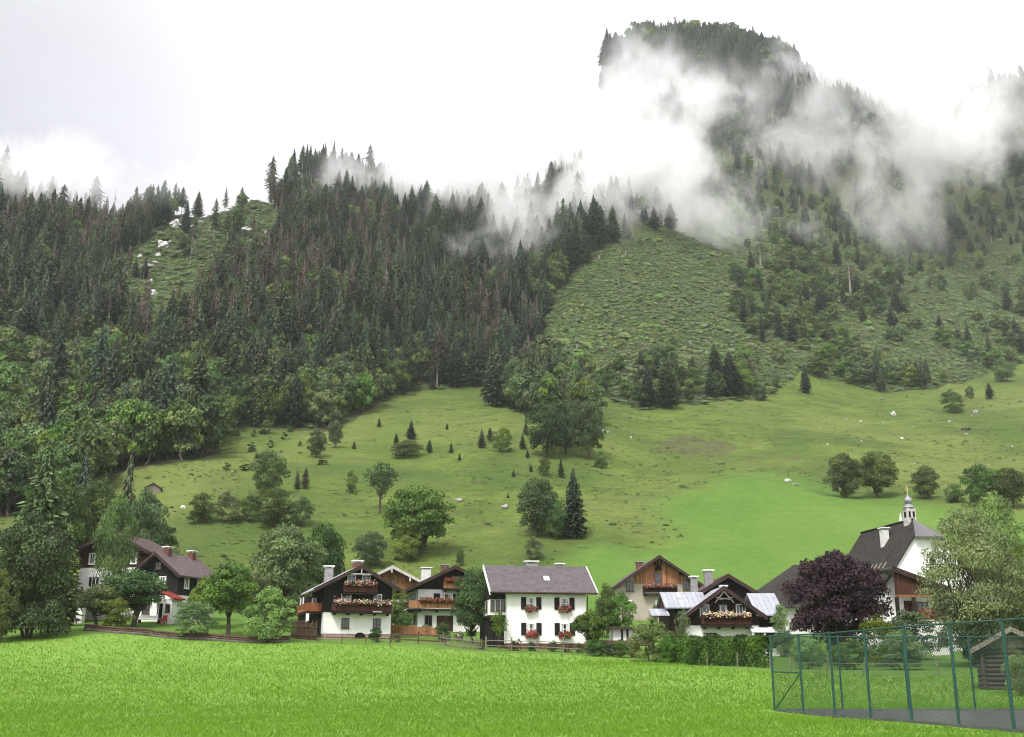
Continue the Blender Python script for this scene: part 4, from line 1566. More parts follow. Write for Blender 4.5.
b.build('gable_ornament', M['wood_grey'], h)
# right wing with its eave to the front
wall_box(h, 3.453, 5.6, 1.2, 8, -.8, 2.6, 'plaster', 'wing_wall')
wall_box(h, 3.456, 5.65, 1.15, 8, 2.603, 4.0, 'wood_black', 'wing_upper_wall')
b = MB()
b.ext([(-.3, 3.62), (3.4, 5.85), (3.4, 6.0), (-.3, 3.75)], 'x', 3.2, 5.95)
b.ext([(3.4, 5.85), (7.6, 3.62), (7.6, 3.75), (3.4, 6.0)], 'x', 3.2, 5.95)
b.build('wing_roof', M['sheet_x'], h)
b = MB(); b.ext([(1.15, 4.003), (6.6, 4.003), (3.4, 5.8)], 'x', 5.45, 5.6); b.build('wing_gable', M['wood_black'], h)
# left wing
wall_box(h, -5.1, -3.556, 1.2, 7, -.8, 3.9, 'wood_dark', 'wing_wall')
b = MB()
b.ext([(.3, 4.35), (3.4, 5.95), (3.4, 6.1), (.3, 4.5)], 'x', -5.5, -1.2)
b.ext([(3.4, 5.95), (7.4, 3.9), (7.4, 4.05), (3.4, 6.1)], 'x', -5.5, -1.2)
b.build('wing_roof', M['sheet_x'], h)
b = MB(); b.ext([(1.2, 3.903), (6.8, 3.903), (3.4, 5.85)], 'x', -5.3, -5.1); b.build('wing_gable', M['wood_red'], h)
b = MB(); b.ext([(-.6, 3.6), (1.2, 4.25), (1.2, 4.37), (-.6, 3.72)], 'x', -7.0, -5.2); b.build('porch_roof', M['sheet_x'], h)
for x in (-6.85, -5.35):
    b = MB(); b.box(x - .07, x + .07, -.5, -.36, -.8, 3.65); b.build('porch_post', M['wood_dark'], h)
# taller rear block
wall_box(h, -2.2, 4.6, 6, 14, -.8, 4.6, 'plaster', 'rear_wall')
gable_body(h, -2.0, 5.0, 4.603, 7.75, .6, .6, 5.9, 14, 'wood_black', 'rear_gable', 1.75)
gable_roof(h, -2.75, 6.2, 7.85, 5.15, 5.15, 4.9, 14.5, 'tile_brown', xc=1.75, name='rear_roof')
chimney(h, -1.6, 5.8, 5.5, 7.6, .65, .65, 'chimney')
chimney(h, .05, 6.6, 6.4, 8.3, .85, .7, 'chimney')
chimney(h, .9, 3.4, 5.2, 6.5, .5, .5, 'chimney_white')
# glazed lean-to
b = MB(); b.ext([(-1.6, 2.05), (0.0, 2.5), (0, 2.6), (-1.6, 2.15)], 'x', 2.4, 5.9); b.build('lean_to_roof', M['board_white'], h)
for x in (2.5, 3.6, 4.7, 5.75):
    b = MB(); b.box(x - .09, x + .09, -1.5, -1.35, -.5, 2.04); b.build('lean_to_post', M['board_white'], h)
wall_box(h, 2.6, 5.7, -1.46, -1.4, -.5, .6, 'plaster', 'parapet')
b = MB(); b.box(2.6, 5.7, -1.44, -1.42, .603, 2.0); b.build('lean_to_pane', M['glass'], h)

# ---- I: dark hipped roof behind the copper tree
h = house('hip_roof_house', 812, 128, 8, 'house under a plain dark brown hipped roof half hidden behind the copper tree', 636)
wall_box(h, -5.4, 6.0, 0, 9, -1.5, 3.2, 'plaster')
b = MB()
A = [(-6.6, -1, 3.0), (7.9, -1, 3.0), (7.9, 10, 3.0), (-6.6, 10, 3.0), (.2, 4.5, 8.3), (4.6, 4.5, 8.3)]
b.add(A, [(0, 1, 5, 4), (1, 2, 5), (2, 3, 4, 5), (3, 0, 4), (3, 2, 1, 0)])
b.build('roof', M['tile_dark'], h)
for x in (-3.6, -.6, 2.4):
    window(h, 'front', x, 0, 1.0, 1.0, 1.3, 'frame_white')

# ---- J: tall white house with half-hipped mossy roof and a little onion dome
h = house('onion_dome_house', 937, 111, 8, 'tall white house with steep mossy roof, onion dome turret and timber porch')
zr, k = 13.3, 1.36
hx, ex = 1.3, 5.35
zs, ez = zr - 1.36 * 1.3, zr - 1.36 * 5.35
wall_box(h, -5.0, 5.0, 0, 14, -1.5, 6.3, 'plaster')
b = MB()
b.ext([(-5.0, 6.303), (5.0, 6.303), (hx - .06, zs - .08), (-hx + .06, zs - .08)], 'y', 0, 14)
b.build('gable_wall', M['plaster'], h)
b = MB()
rid = 2.4
V = [(-ex, -.3, ez), (-hx, -.3, zs), (0, rid, zr), (0, 14.5, zr), (-ex, 14.5, ez)]
W_ = [(-v[0], v[1], v[2]) for v in V]
t = .16
for P in (V, W_):
    lo = [(a, c, d - t) for a, c, d in P]
    b.add(P + lo, [(0, 1, 2, 3, 4), (9, 8, 7, 6, 5)] + [(i, (i + 1) % 5, 5 + (i + 1) % 5, 5 + i) for i in range(5)])
rf = b.build('roof', M['tile_dark'], h)
b = MB()
b.add([(-hx - .3, -.7, zs - .3), (hx + .3, -.7, zs - .3), (0, rid + .05, zr + .05), (-hx - .3, -.7, zs - .47), (hx + .3, -.7, zs - .47), (0, rid + .05, zr - .2)],
      [(0, 1, 2), (5, 4, 3), (0, 3, 4, 1), (1, 4, 5, 2), (2, 5, 3, 0)])
b.build('half_hip', M['sheet_dark'], rf)
b = MB(); b.box(-.16, .16, rid, 14.5, zr + .003, zr + .1); b.build('ridge_cap', M['tile_dark'], rf)
tu = MB()
tu.ext([(-.46, 2.6), (.46, 2.6), (.46, 3.6), (-.46, 3.6)], 'z', 12.7, 14.55)
tw = tu.build('turret', M['board_scallop'], rf)
b = MB(); b.lathe([(.64, 14.553), (.62, 14.62), (.36, 14.82), (.22, 14.95), (.30, 15.03), (.40, 15.2), (.42, 15.36), (.34, 15.56), (.17, 15.72), (.07, 15.86), (.03, 16.05)], (0, 3.1), 18)
dm = b.build('onion_dome', M['dome'], tw)
for q in dm.data.polygons: q.use_smooth = True
b = MB(); b.box(-.04, .04, 3.06, 3.14, 16.05, 16.9); b.box(-.2, .2, 3.065, 3.135, 16.5, 16.58); b.build('cross', M['gold'], tw)
for x in (-.22, .22):
    b = MB(); b.box(x - .10, x + .10, 2.56, 2.61, 13.55, 14.15); b.build('louvre', M['dark_void'], tw)
b = MB(); b.box(-.48, -.455, 2.9, 3.3, 13.55, 14.15); b.build('louvre', M['dark_void'], tw)
chimney(h, -1.5, 6.0, 10.4, 12.6, .7, .7, 'chimney_white')
b = MB(); b.lathe([(.16, 13.4), (.18, 13.45), (.1, 13.9), (.03, 14.3)], (0, 5.0), 8); b.build('finial', M['board_white'], rf)
b = MB(); b.lathe([(.34, 0), (.34, .08)], (0, 0), 20)
o = b.build('round_window', M['dark_void'], h); o.rotation_euler = (R(90), 0, 0); o.location = (.35, .03, 8.9)
for i in range(5):
    b = MB()
    xa = 3.3
    b.ext([(-xa - .45, zr - (xa + .45) * k + .02), (-xa, zr - xa * k + .02), (-xa, zr - xa * k + .10), (-xa - .45, zr - (xa + .45) * k + .10)], 'y', 2.4 + i * 1.0, 2.75 + i * 1.0)
    b.build('roof_hook', M['wood_grey'], rf)
b = MB()
b.ext([(-5.6, 7.75), (.3, 5.75), (.3, 5.93), (-5.6, 7.93)], 'y', -3.2, -.003)
b.build('porch_roof', M['sheet_dark'], h)
b = MB()
b.ext([(-5.65, 7.5), (.35, 5.46), (.35, 5.98), (-5.65, 8.0)], 'y', -3.3, -3.203)
b.build('bargeboard', M['bargeboard'], h)
b = MB(); b.ext([(-5.3, 5.3), (-.2, 5.3), (-.2, 5.7), (-5.3, 7.45)], 'y', -2.9, -2.75); b.build('porch_gable', M['wood_red'], h)
wall_box(h, -5.3, -.1, -2.95, -2.7, 5.05, 5.297, 'wood_orange', 'porch_beam')
for x in (-5.2, -3.5, -1.35):
    wall_box(h, x - .15, x + .15, -2.9, -2.65, 2.9, 5.047, 'wood_dark', 'porch_post')
wall_box(h, -5.4, .0, -3.0, -.01, 2.65, 2.9, 'plaster', 'terrace')
wall_box(h, -5.2, -.3, -2.9, -.02, -1.2, 2.647, 'plaster', 'terrace_wall')
balc = MB(); balc.box(-3.4, .0, -3.0, -2.92, 3.0, 3.7); balc.build('terrace_railing', M['wood_rail_orange'], h)
b = MB(); b.box(-3.4, 0, -3.03, -2.9, 3.703, 3.8); b.build('handrail', M['wood_dark'], h)
blooms(h, 'front', -1.7, -3.05, 3.5, 3.2, ('red', 'red', 'pink', 'green'), 300, size=.14)
b = MB(); b.box(-3.1, -2.0, -.06, .02, 2.9, 4.9); b.build('door', M['wood_red'], h)
window(h, 'front', -1.2, 0, 3.3, 1.2, 1.5, 'frame_brown')
window(h, 'front', .8, 0, 3.3, 1.0, 1.4, 'frame_brown')
window(h, 'front', -1.0, -2.9, .6, 1.0, 1.2, 'frame_brown')
for y in (2.5, 6, 9):
    window(h, 'left', -5.0, y, 3.0, 1.0, 1.4, 'frame_brown')

# ---- K: low white building behind the willow at the right edge
h = house('white_outbuilding', 1018, 118, 0, 'low white building with pale metal roof behind the willow at the right edge')
wall_box(h, -3.5, 7, 0, 7, -1.5, 3.3, 'plaster')
b = MB()
b.ext([(-.8, 3.25), (3.5, 4.7), (3.5, 4.88), (-.8, 3.45)], 'x', -4.3, 7.5)
b.ext([(3.5, 4.7), (7.8, 3.25), (7.8, 3.45), (3.5, 4.88)], 'x', -4.3, 7.5)
rf = b.build('roof', M['sheet_x'], h)
b = MB(); b.box(-4.35, 7.55, -.86, -.803, 2.95, 3.48); b.build('fascia', M['bargeboard'], rf)
for x in (-1.8, .4):
    window(h, 'front', x, 0, 1.2, 1.0, 1.3, 'frame_white')

# ---- B: brown chalet with purple roof, seen from its corner
h = house('purple_roof_chalet', 154, 131, -18, 'brown chalet with plain purple roof and white ground floor beyond the left lawn', 622)
wall_box(h, -2.85, 2.85, 0, 7.5, -1, 3.0, 'plaster', 'ground_floor')
gable_body(h, -2.9, 2.9, 3.003, 7.7, .77, .77, -.05, 7.5, 'wood_black')
gable_roof(h, -3.65, 3.65, 7.8, 5.0, 5.0, -1.0, 7.9, 'tile_purple')
for x in (-1.35, .75):
    window(h, 'front', x, -.05, 3.95, 1.0, 1.2, 'frame_white', curtain=True)
    window(h, 'front', x + .1, 0, .9, 1.05, 1.25, 'frame_brown', cols=2, rows=2)
    b = MB(); b.box(x - .65, x + .85, -.6, -.003, 2.3, 2.4); b.build('window_hood', M['wood_grey'], h)
window(h, 'front', 0, -.05, 6.0, .8, .8, 'frame_brown')
for y in (1.6, 4.2, 5.4):
    window(h, 'right', 2.9, y, 3.8, .95, 1.3, 'frame_white', curtain=True)
chimney(h, .15, 1.3, 7.2, 8.5, .75, .75, 'brick')
chimney(h, .15, 6.3, 7.2, 8.5, .75, .75, 'brick')
b = MB(); b.ext([(1.9, 3.25), (4.1, 2.3), (4.1, 2.45), (1.9, 3.4)], 'y', -2.4, -.06)
b.build('lean_to_roof', M['roof_red'], h)
wall_box(h, 1.95, 3.7, -2.1, -.003, -1, 2.35, 'plaster', 'lean_to_wall')
b = MB(); b.box(2.05, 2.5, -2.14, -2.08, 0, 1.9); b.build('door', M['dark_void'], h)
window(h, 'front', 3.2, -2.1, .9, .6, .9, 'frame_brown')

# ---- A: house behind the birch
h = house('birch_house', 108, 141, -8, 'white house with red brown upper storey half hidden behind the pale birch', 622)
wall_box(h, -4.6, 4.4, 0, 9, -1, 6.5, 'plaster')
gable_body(h, -4.65, 4.45, 6.503, 10.7, .5, .5, -.05, 9, 'wood_red')
gable_roof(h, -5.4, 5.4, 10.8, 8.1, 8.1, -1.4, 9.6, 'tile_brown')
for x in (-2.9, 2.7):
    window(h, 'front', x, -.05, 6.9, .9, 1.4, 'frame_white', curtain=True)
window(h, 'front', -2.4, 0, 4.0, 1.5, 1.4, 'frame_white', cols=3)
window(h, 'front', 2.2, 0, 4.0, 1.2, 1.4, 'frame_white', cols=2)
b = MB(); b.ext([(-5.6, 2.75), (-3.9, 3.55), (-3.9, 3.72), (-5.6, 2.9)], 'y', -5.6, -.2); b.ext([(-3.9, 3.55), (-.2, 2.9), (-.2, 3.05), (-3.9, 3.72)], 'y', -5.6, -.2)
b.build('porch_roof', M['tile_purple'], h)
wall_box(h, -4.9, -3.9, -5.2, -.003, -1.5, 2.9, 'plaster', 'porch_wall')
wall_box(h, -1.6, -.7, -5.2, -4.4, -1.5, 2.8, 'plaster', 'porch_pier')
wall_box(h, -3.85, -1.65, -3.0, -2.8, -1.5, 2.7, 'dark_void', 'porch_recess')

# ---- small huts
h = house('garden_hut', 627, 112, 5, 'little white garden hut with brown posts and flat dark roof beside the white house')
wall_box(h, -1.4, 1.3, 0, 2, -.6, 2.4, 'plaster')
for x in (-.5, .05, .75):
    wall_box(h, x - .09, x + .09, -.12, -.003, -.6, 2.4, 'wood_dark', 'post')
b = MB(); b.box(-1.8, 1.7, -.6, 2.4, 2.403, 2.6); b.build('roof', M['tile_brown'], h)
b = MB(); b.ext([(-1.8, .75), (-.35, 1.2), (-.35, 1.3), (-1.8, .85)], 'x', -2.4, 2.2); b.build('lean_to_roof', M['wood_brown'], h)

h = house('log_hut', 1015, 62, -22, 'low grey log hut with gable roof in the grass behind the ball court', 670, 'hut')
b = MB()
for i in range(10):
    z = -.15 + i * .24
    b.bar((-1.9, 0, z), (1.9, 0, z), .125, n=8)
    b.bar((-1.6, -.3, z + .12), (-1.6, 3.2, z + .12), .125, n=8)
    b.bar((1.6, -.3, z + .12), (1.6, 3.2, z + .12), .125, n=8)
b.build('log_wall', M['log'], h)
b = MB(); b.ext([(-1.6, 2.25), (1.6, 2.25), (0, 3.1)], 'y', -.05, .1); b.build('gable', M['wood_grey'], h)
b = MB(); b.ext([(-2.2, 1.98), (0, 3.2), (0, 3.32), (-2.2, 2.1)], 'y', -.6, 3.6); b.ext([(0, 3.2), (2.2, 1.98), (2.2, 2.1), (0, 3.32)], 'y', -.6, 3.6); b.build('roof', M['wood_brown'], h)
b = MB(); b.ext([(-2.25, 1.85), (0, 3.07), (0, 3.36), (-2.25, 2.14)], 'y', -.66, -.603); b.ext([(0, 3.07), (2.25, 1.85), (2.25, 2.14), (0, 3.36)], 'y', -.66, -.603); b.build('bargeboard', M['wood_grey'], h)
b = MB(); b.box(-.5, .5, -.16, -.128, -.1, 1.6); b.build('door', M['wood_brown'], h)

g = ground(152.7, 493)
h = empty('meadow_hut', (g[0], g[1], g[2]), R(15), 'tiny violet roofed hut alone on the steep meadow beside the left forest', 'hut')
wall_box(h, -1.5, 1.5, 0, 2.2, -.8, 1.0, 'wood_grey')
b = MB(); b.ext([(-1.8, .9), (0, 2.0), (0, 2.12), (-1.8, 1.02)], 'y', -.4, 2.6); b.ext([(0, 2.0), (1.8, .9), (1.8, 1.02), (0, 2.12)], 'y', -.4, 2.6); b.build('roof', M['tile_purple'], h)
b = MB(); b.ext([(-1.5, 1.003), (1.5, 1.003), (0, 1.9)], 'y', .02, .1); b.build('gable', M['wood_grey'], h)
g = ground(557, 536)
h = empty('hay_hut', (g[0], g[1], g[2]), R(-8), 'small dark open hay hut standing between the two meadow trees', 'hut')
wall_box(h, -1.3, 1.3, .2, 2.2, -.8, 1.7, 'wood_brown')
b = MB(); b.ext([(-1.6, 1.6), (0, 2.3), (0, 2.4), (-1.6, 1.7)], 'y', -.3, 2.5); b.ext([(0, 2.3), (1.6, 1.6), (1.6, 1.7), (0, 2.4)], 'y', -.3, 2.5); b.build('roof', M['wood_grey'], h)
b = MB(); b.box(-.7, .6, .12, .18, -.3, 1.3); b.build('door', M['dark_void'], h)
# ------------------------------------------------------------------ trees, bushes, fences round the village
def hero(name, spec, fol, bark='bark'):
    return Kind(name, *spec, fol, bark)


def by_px(px, py, wpx, hpx, Y=None):
    """a standing place, width and height from the picture"""
    if Y is None:
        x, y, z = ground(px, py)
    else:
        x, y, z = stand(px, Y, py)
        # keep the tree's head at its height in the picture wherever its foot is hidden
    kx, kt = slope_of(px, py - hpx)
    top = CAM_H + kt * y
    h = max(top - z, .4)
    return (x, y, z - .05), h, wpx * mpp(y, z + h / 2)


def plant(K, name, px, py, wpx, hpx, label, cat='tree', Y=None, group=None, parts=True, **kw):
    loc, h, w = by_px(px, py, wpx, hpx, Y)
    return K.plant(name, loc, h, w, label, cat, group, parts=parts, **kw)


# --- near the village
K_maple = hero('maple', gen_broad(400, 30000, .025, 60, .0, 'bush', .03), 'maple')
K_oak = hero('oak', gen_broad(401, 17000, .031, 40, .02, 'round', .03), 'broad')
K_oak2 = hero('oak', gen_broad(402, 17000, .031, 40, .03, 'tall', .03), 'broad')
K_apple = [hero('apple', gen_broad(410 + i, 9500, .036, 30, .26, ('round', 'wide', 'wide')[i], .035, stems=(2, 1, 1)[i]), 'apple') for i in range(3)]
K_birch = hero('birch', gen_broad(420, 12000, .026, 46, .14, 'tall', .016, inner=.3), 'birch', 'bark_pale')
K_copper = hero('copper', gen_broad(430, 30000, .026, 60, .05, 'round', .03), 'purple')
K_willow = hero('willow', gen_broad(440, 27000, .020, 64, .05, 'vase', .014, stems=4, inner=.5, aspect=.42), 'willow')
K_bush = [hero('bush', gen_broad(450 + i, 8500, .035, 30, 0, 'bush', .02), ('broad', 'apple', 'broad')[i]) for i in range(3)]
K_bush_l = hero('bush', gen_broad(460, 8000, .035, 28, 0, 'bush', .02), 'broad_light')
K_yel = hero('bush', gen_broad(461, 8000, .032, 28, 0, 'bush', .02), 'yellow')
K_rust = hero('bush', gen_broad(462, 2600, .06, 18, 0, 'bush', .02), 'rust')
K_larch = [hero('larch', gen_spruce(470 + i, 62, 14, .04, .06, .85, droop=.012, wide=.26, rag=.3), 'larch') for i in range(2)]
K_thin = hero('thin', gen_broad(480, 1500, .045, 22, .2, 'tall', .012, inner=.4), 'broad_light')
K_ash = hero('ash', gen_broad(481, 1500, .045, 26, .3, 'vase', .028, inner=.5), 'broad')
K_con = [hero('fir', gen_spruce(490 + i, 44, 12, .03, 0, .8), ('spruce', 'spruce_blue')[i]) for i in range(2)]
K_dark = [hero('dark tree', gen_broad(495 + i, 11000, .034, 38, .015, ('tall', 'round')[i], .025), 'broad_dark') for i in range(2)]

plant(K_maple, 'maple', 24, 640, 88, 124, 'big dark round maple at the left edge of the green field', Y=113)
plant(K_larch[0], 'larch', 30, 622, 80, 182, 'tall light green larch rising behind the big dark maple', Y=136)
plant(K_larch[1], 'larch', 60, 622, 44, 100, 'shorter yellowish larch between the dark maple and the birch house', Y=128)
plant(K_bush[0], 'leafy_tree', -4, 640, 34, 70, 'dark bush cut by the left picture edge beside the big maple', Y=109)
plant(K_birch, 'birch', 110, 622, 46, 126, 'pale green birch in front of the half hidden white house', Y=133)
plant(K_dark[0], 'dark_tree', 138, 600, 44, 110, 'dense dark tree behind the birch and the purple roofed chalet', Y=168)
plant(K_dark[1], 'dark_tree', 90, 600, 50, 120, 'broad dark tree behind the larch and the birch house', Y=172)
plant(K_con[0], 'spruce', 118, 600, 26, 150, 'tall dark spruce right behind the pale birch', cat='spruce', Y=178)
plant(K_con[1], 'spruce', 72, 600, 34, 150, 'tall dark spruce behind the tall light larch', cat='spruce', Y=185)
plant(K_apple[0], 'apple_tree', 133, 623, 66, 54, 'old apple tree with leaning dark trunk before the purple roofed chalet', Y=124, lean=(0, .08))
plant(K_apple[2], 'apple_tree', 97, 628, 46, 44, 'low bright apple tree beside the white porch of the birch house', Y=121)
plant(K_apple[1], 'apple_tree', 228, 636, 56, 74, 'apple tree with forked dark trunk on the lawn left of the dark chalet', Y=120)
plant(K_bush[0], 'bush', 116, 630, 34, 32, 'rounded bush under the leaning apple tree before the birch house', 'bush', Y=119.5)
plant(K_bush[1], 'bush', 192, 640, 46, 40, 'round bush on the log edge below the purple roofed chalet', 'bush', Y=117)
plant(K_bush_l, 'bush', 268, 641, 54, 54, 'large leafy bush at the field edge left of the dark chalet', 'bush', Y=116)
plant(K_bush[2], 'bush', 172, 561, 34, 14, 'low shrub just behind the ridge of the purple roof', 'bush', Y=150)
plant(K_oak2, 'leafy_tree', 250, 628, 44, 56, 'leafy tree on the lawn behind the large field edge bush', Y=130)
plant(K_apple[2], 'apple_tree', 206, 628, 40, 52, 'spreading apple tree right below the right eave of the purple roofed chalet', Y=126)
plant(K_dark[0], 'dark_tree', 46, 600, 60, 130, 'dark tree between the two larches and the forest foot', Y=165)
plant(K_dark[1], 'dark_tree', 158, 590, 34, 66, 'dark tree above the chimneys of the purple roofed chalet', Y=175)
plant(K_oak, 'leafy_tree', 284, 618, 80, 92, 'big spreading tree behind the bush left of the dark chalet', Y=138)
plant(K_dark[0], 'dark_tree', 322, 606, 48, 82, 'dark conical tree behind the dark chalet', Y=150)
plant(K_bush[0], 'leafy_tree', 395, 632, 34, 46, 'shady tree in the gap between the dark chalet and the white chalet', Y=134)
plant(K_bush[2], 'leafy_tree', 404, 634, 18, 24, 'little shrub under the left balcony end of the white chalet', Y=131)
plant(K_oak2, 'leafy_tree', 473, 651, 46, 82, 'leafy tree before the right half of the white chalet', Y=119)
for px, w_, h_, K, fl, lab in [(513, 9, 11, K_bush[1], 'broad_dark', 'dark shrub at the left foot of the big white house'), (519, 6, 13, K_rust, None, 'orange brown upright shrub at the left foot of the big white house'),
                               (531, 10, 10, K_bush[0], 'broad_dark', 'dark shrub under the left lower window of the big white house'), (553, 12, 11, K_bush[2], 'broad_dark', 'widest dark shrub under the wall of the big white house'),
                               (566, 12, 9, K_rust, None, 'low reddish shrub under the right lower window of the big white house'), (579, 9, 9, K_bush_l, None, 'light shrub near the right foot of the big white house')]:
    plant(K, 'shrub', px, 651, w_, h_, lab, 'shrub', Y=112.2, fol=fl)
plant(K_bush[1], 'shrub', 376, 640, 14, 13, 'dark round shrub beside the right arch of the dark chalet', 'shrub', Y=118.5, fol='broad_dark')
plant(K_bush[2], 'shrub', 397, 641, 8, 8, 'small shrub at the right corner of the dark chalet', 'shrub', Y=119)
plant(K_yel, 'shrub', 480, 651, 14, 12, 'bright shrub between the picket fence and the big white house', 'shrub', Y=113.5)
plant(K_thin, 'sapling', 500, 652, 20, 42, 'slim young tree at the left corner of the big white house', Y=113.3)
plant(K_apple[0], 'apple_tree', 591, 652, 38, 42, 'little garden tree at the right corner of the big white house', Y=111)
plant(K_bush[0], 'leafy_tree', 606, 628, 26, 44, 'leafy tree between the big white house and the stone house', Y=128)
plant(K_bush[1], 'bush', 622, 626, 34, 34, 'dense bush under the left wall of the stone house', 'bush', Y=128)
plant(K_bush[2], 'bush', 651, 661, 48, 44, 'big round bush between the garden hut and the tin roofed chalet', 'bush', Y=101)
plant(K_yel, 'bush', 622, 656, 18, 17, 'small yellow green bush at the foot of the garden hut', 'bush', Y=106)
plant(K_rust, 'bush', 634, 656, 14, 16, 'small rusty bush beside the yellow green one at the garden hut', 'bush', Y=106)
plant(K_bush[1], 'bush', 596, 656, 26, 18, 'dark low bush right under the little garden tree', 'bush', Y=108, fol='broad_dark')
plant(K_bush[1], 'bush', 612, 656, 20, 14, 'dark low bush left of the yellow green bush', 'bush', Y=108, fol='broad_dark')
plant(K_thin, 'sapling', 683, 652, 16, 44, 'thin young tree before the left wall of the tin roofed chalet', Y=101)
plant(K_bush[2], 'bush', 660, 632, 20, 32, 'red tinged shrub under the balcony of the stone house', 'bush', Y=132)
plant(K_bush_l, 'bush', 668, 652, 18, 18, 'light shrub at the left end of the clipped hedge', 'bush', Y=98)
plant(K_bush_l, 'bush', 783, 642, 24, 38, 'bright green bush between the tin roofed chalet and the copper beech', 'bush', Y=106)
plant(K_copper, 'copper_beech', 839, 648, 102, 95, 'large dark purple copper beech in front of the hip roofed house', Y=99)
plant(K_yel, 'bush', 881, 660, 42, 46, 'yellow green conifer bush right of the copper beech', 'bush', Y=91)
plant(K_bush[0], 'bush', 905, 668, 52, 38, 'dark green garden bush seen through the court fence', 'bush', Y=84)
plant(K_bush[1], 'bush', 910, 662, 58, 52, 'leafy shrub right against the white terrace wall of the onion dome house', 'bush', Y=102)
plant(K_bush[2], 'bush', 850, 664, 46, 26, 'low bush under the copper beech', 'bush', Y=86)
plant(K_bush_l, 'bush', 808, 664, 36, 26, 'leafy shrub at the left end behind the court fence', 'bush', Y=88)
plant(K_thin, 'sapling', 819, 672, 16, 28, 'tiny orchard tree on the grass behind the court gate', Y=76)
plant(K_willow, 'willow', 982, 660, 106, 150, 'large loose grey green willow before the onion dome house', Y=88)
plant(K_willow, 'willow', 1032, 660, 66, 118, 'second grey green willow cut by the right picture edge', Y=92, rz=2.0)
plant(K_birch, 'leafy_tree', 1000, 560, 62, 66, 'pale leafy tree showing its top above the willows at the right edge', Y=142)
plant(K_yel, 'bush', 1018, 672, 30, 22, 'bright bush beside the log hut at the right picture edge', 'bush', Y=58)
plant(K_bush_l, 'bush', 986, 640, 60, 40, 'leafy bush under the big willow', 'bush', Y=95)

# rose bushes and white flowering shrubs in the chalet garden
for px, py, w, hh, fl, lab in [(412, 636, 12, 12, 'white', 'pale flowering shrub left of the white chalet door'), (426, 637, 12, 13, 'white', 'cream flowering shrub right below the pale chimney of the white chalet'),
                               (442, 640, 16, 18, None, 'dark rose bush before the white chalet door'), (446, 646, 12, 12, 'white', 'white rose bush at the left end of the picket fence'),
                               (459, 645, 12, 14, 'white', 'white flowering shrub behind the picket fence')]:
    o = plant(K_bush[1], 'flowering_shrub', px, py, w, hh, lab, 'shrub', Y=122 if py > 637 else 130)
    if fl:
        rng = np.random.default_rng(px)
        k = 160
        d = unit(rng.normal(size=(k, 3)) + [0, -.5, .5])
        P = d * np.array([.46, .46, .36]) * rng.uniform(.8, 1.05, (k, 1)) + [0, 0, .56]
        V, F = leaf_cards(P, d, .07, rng, .9)
        link('bloom', np_mesh('bloom', V, F, tint=rng.random(k)), FLOWER[fl], o)

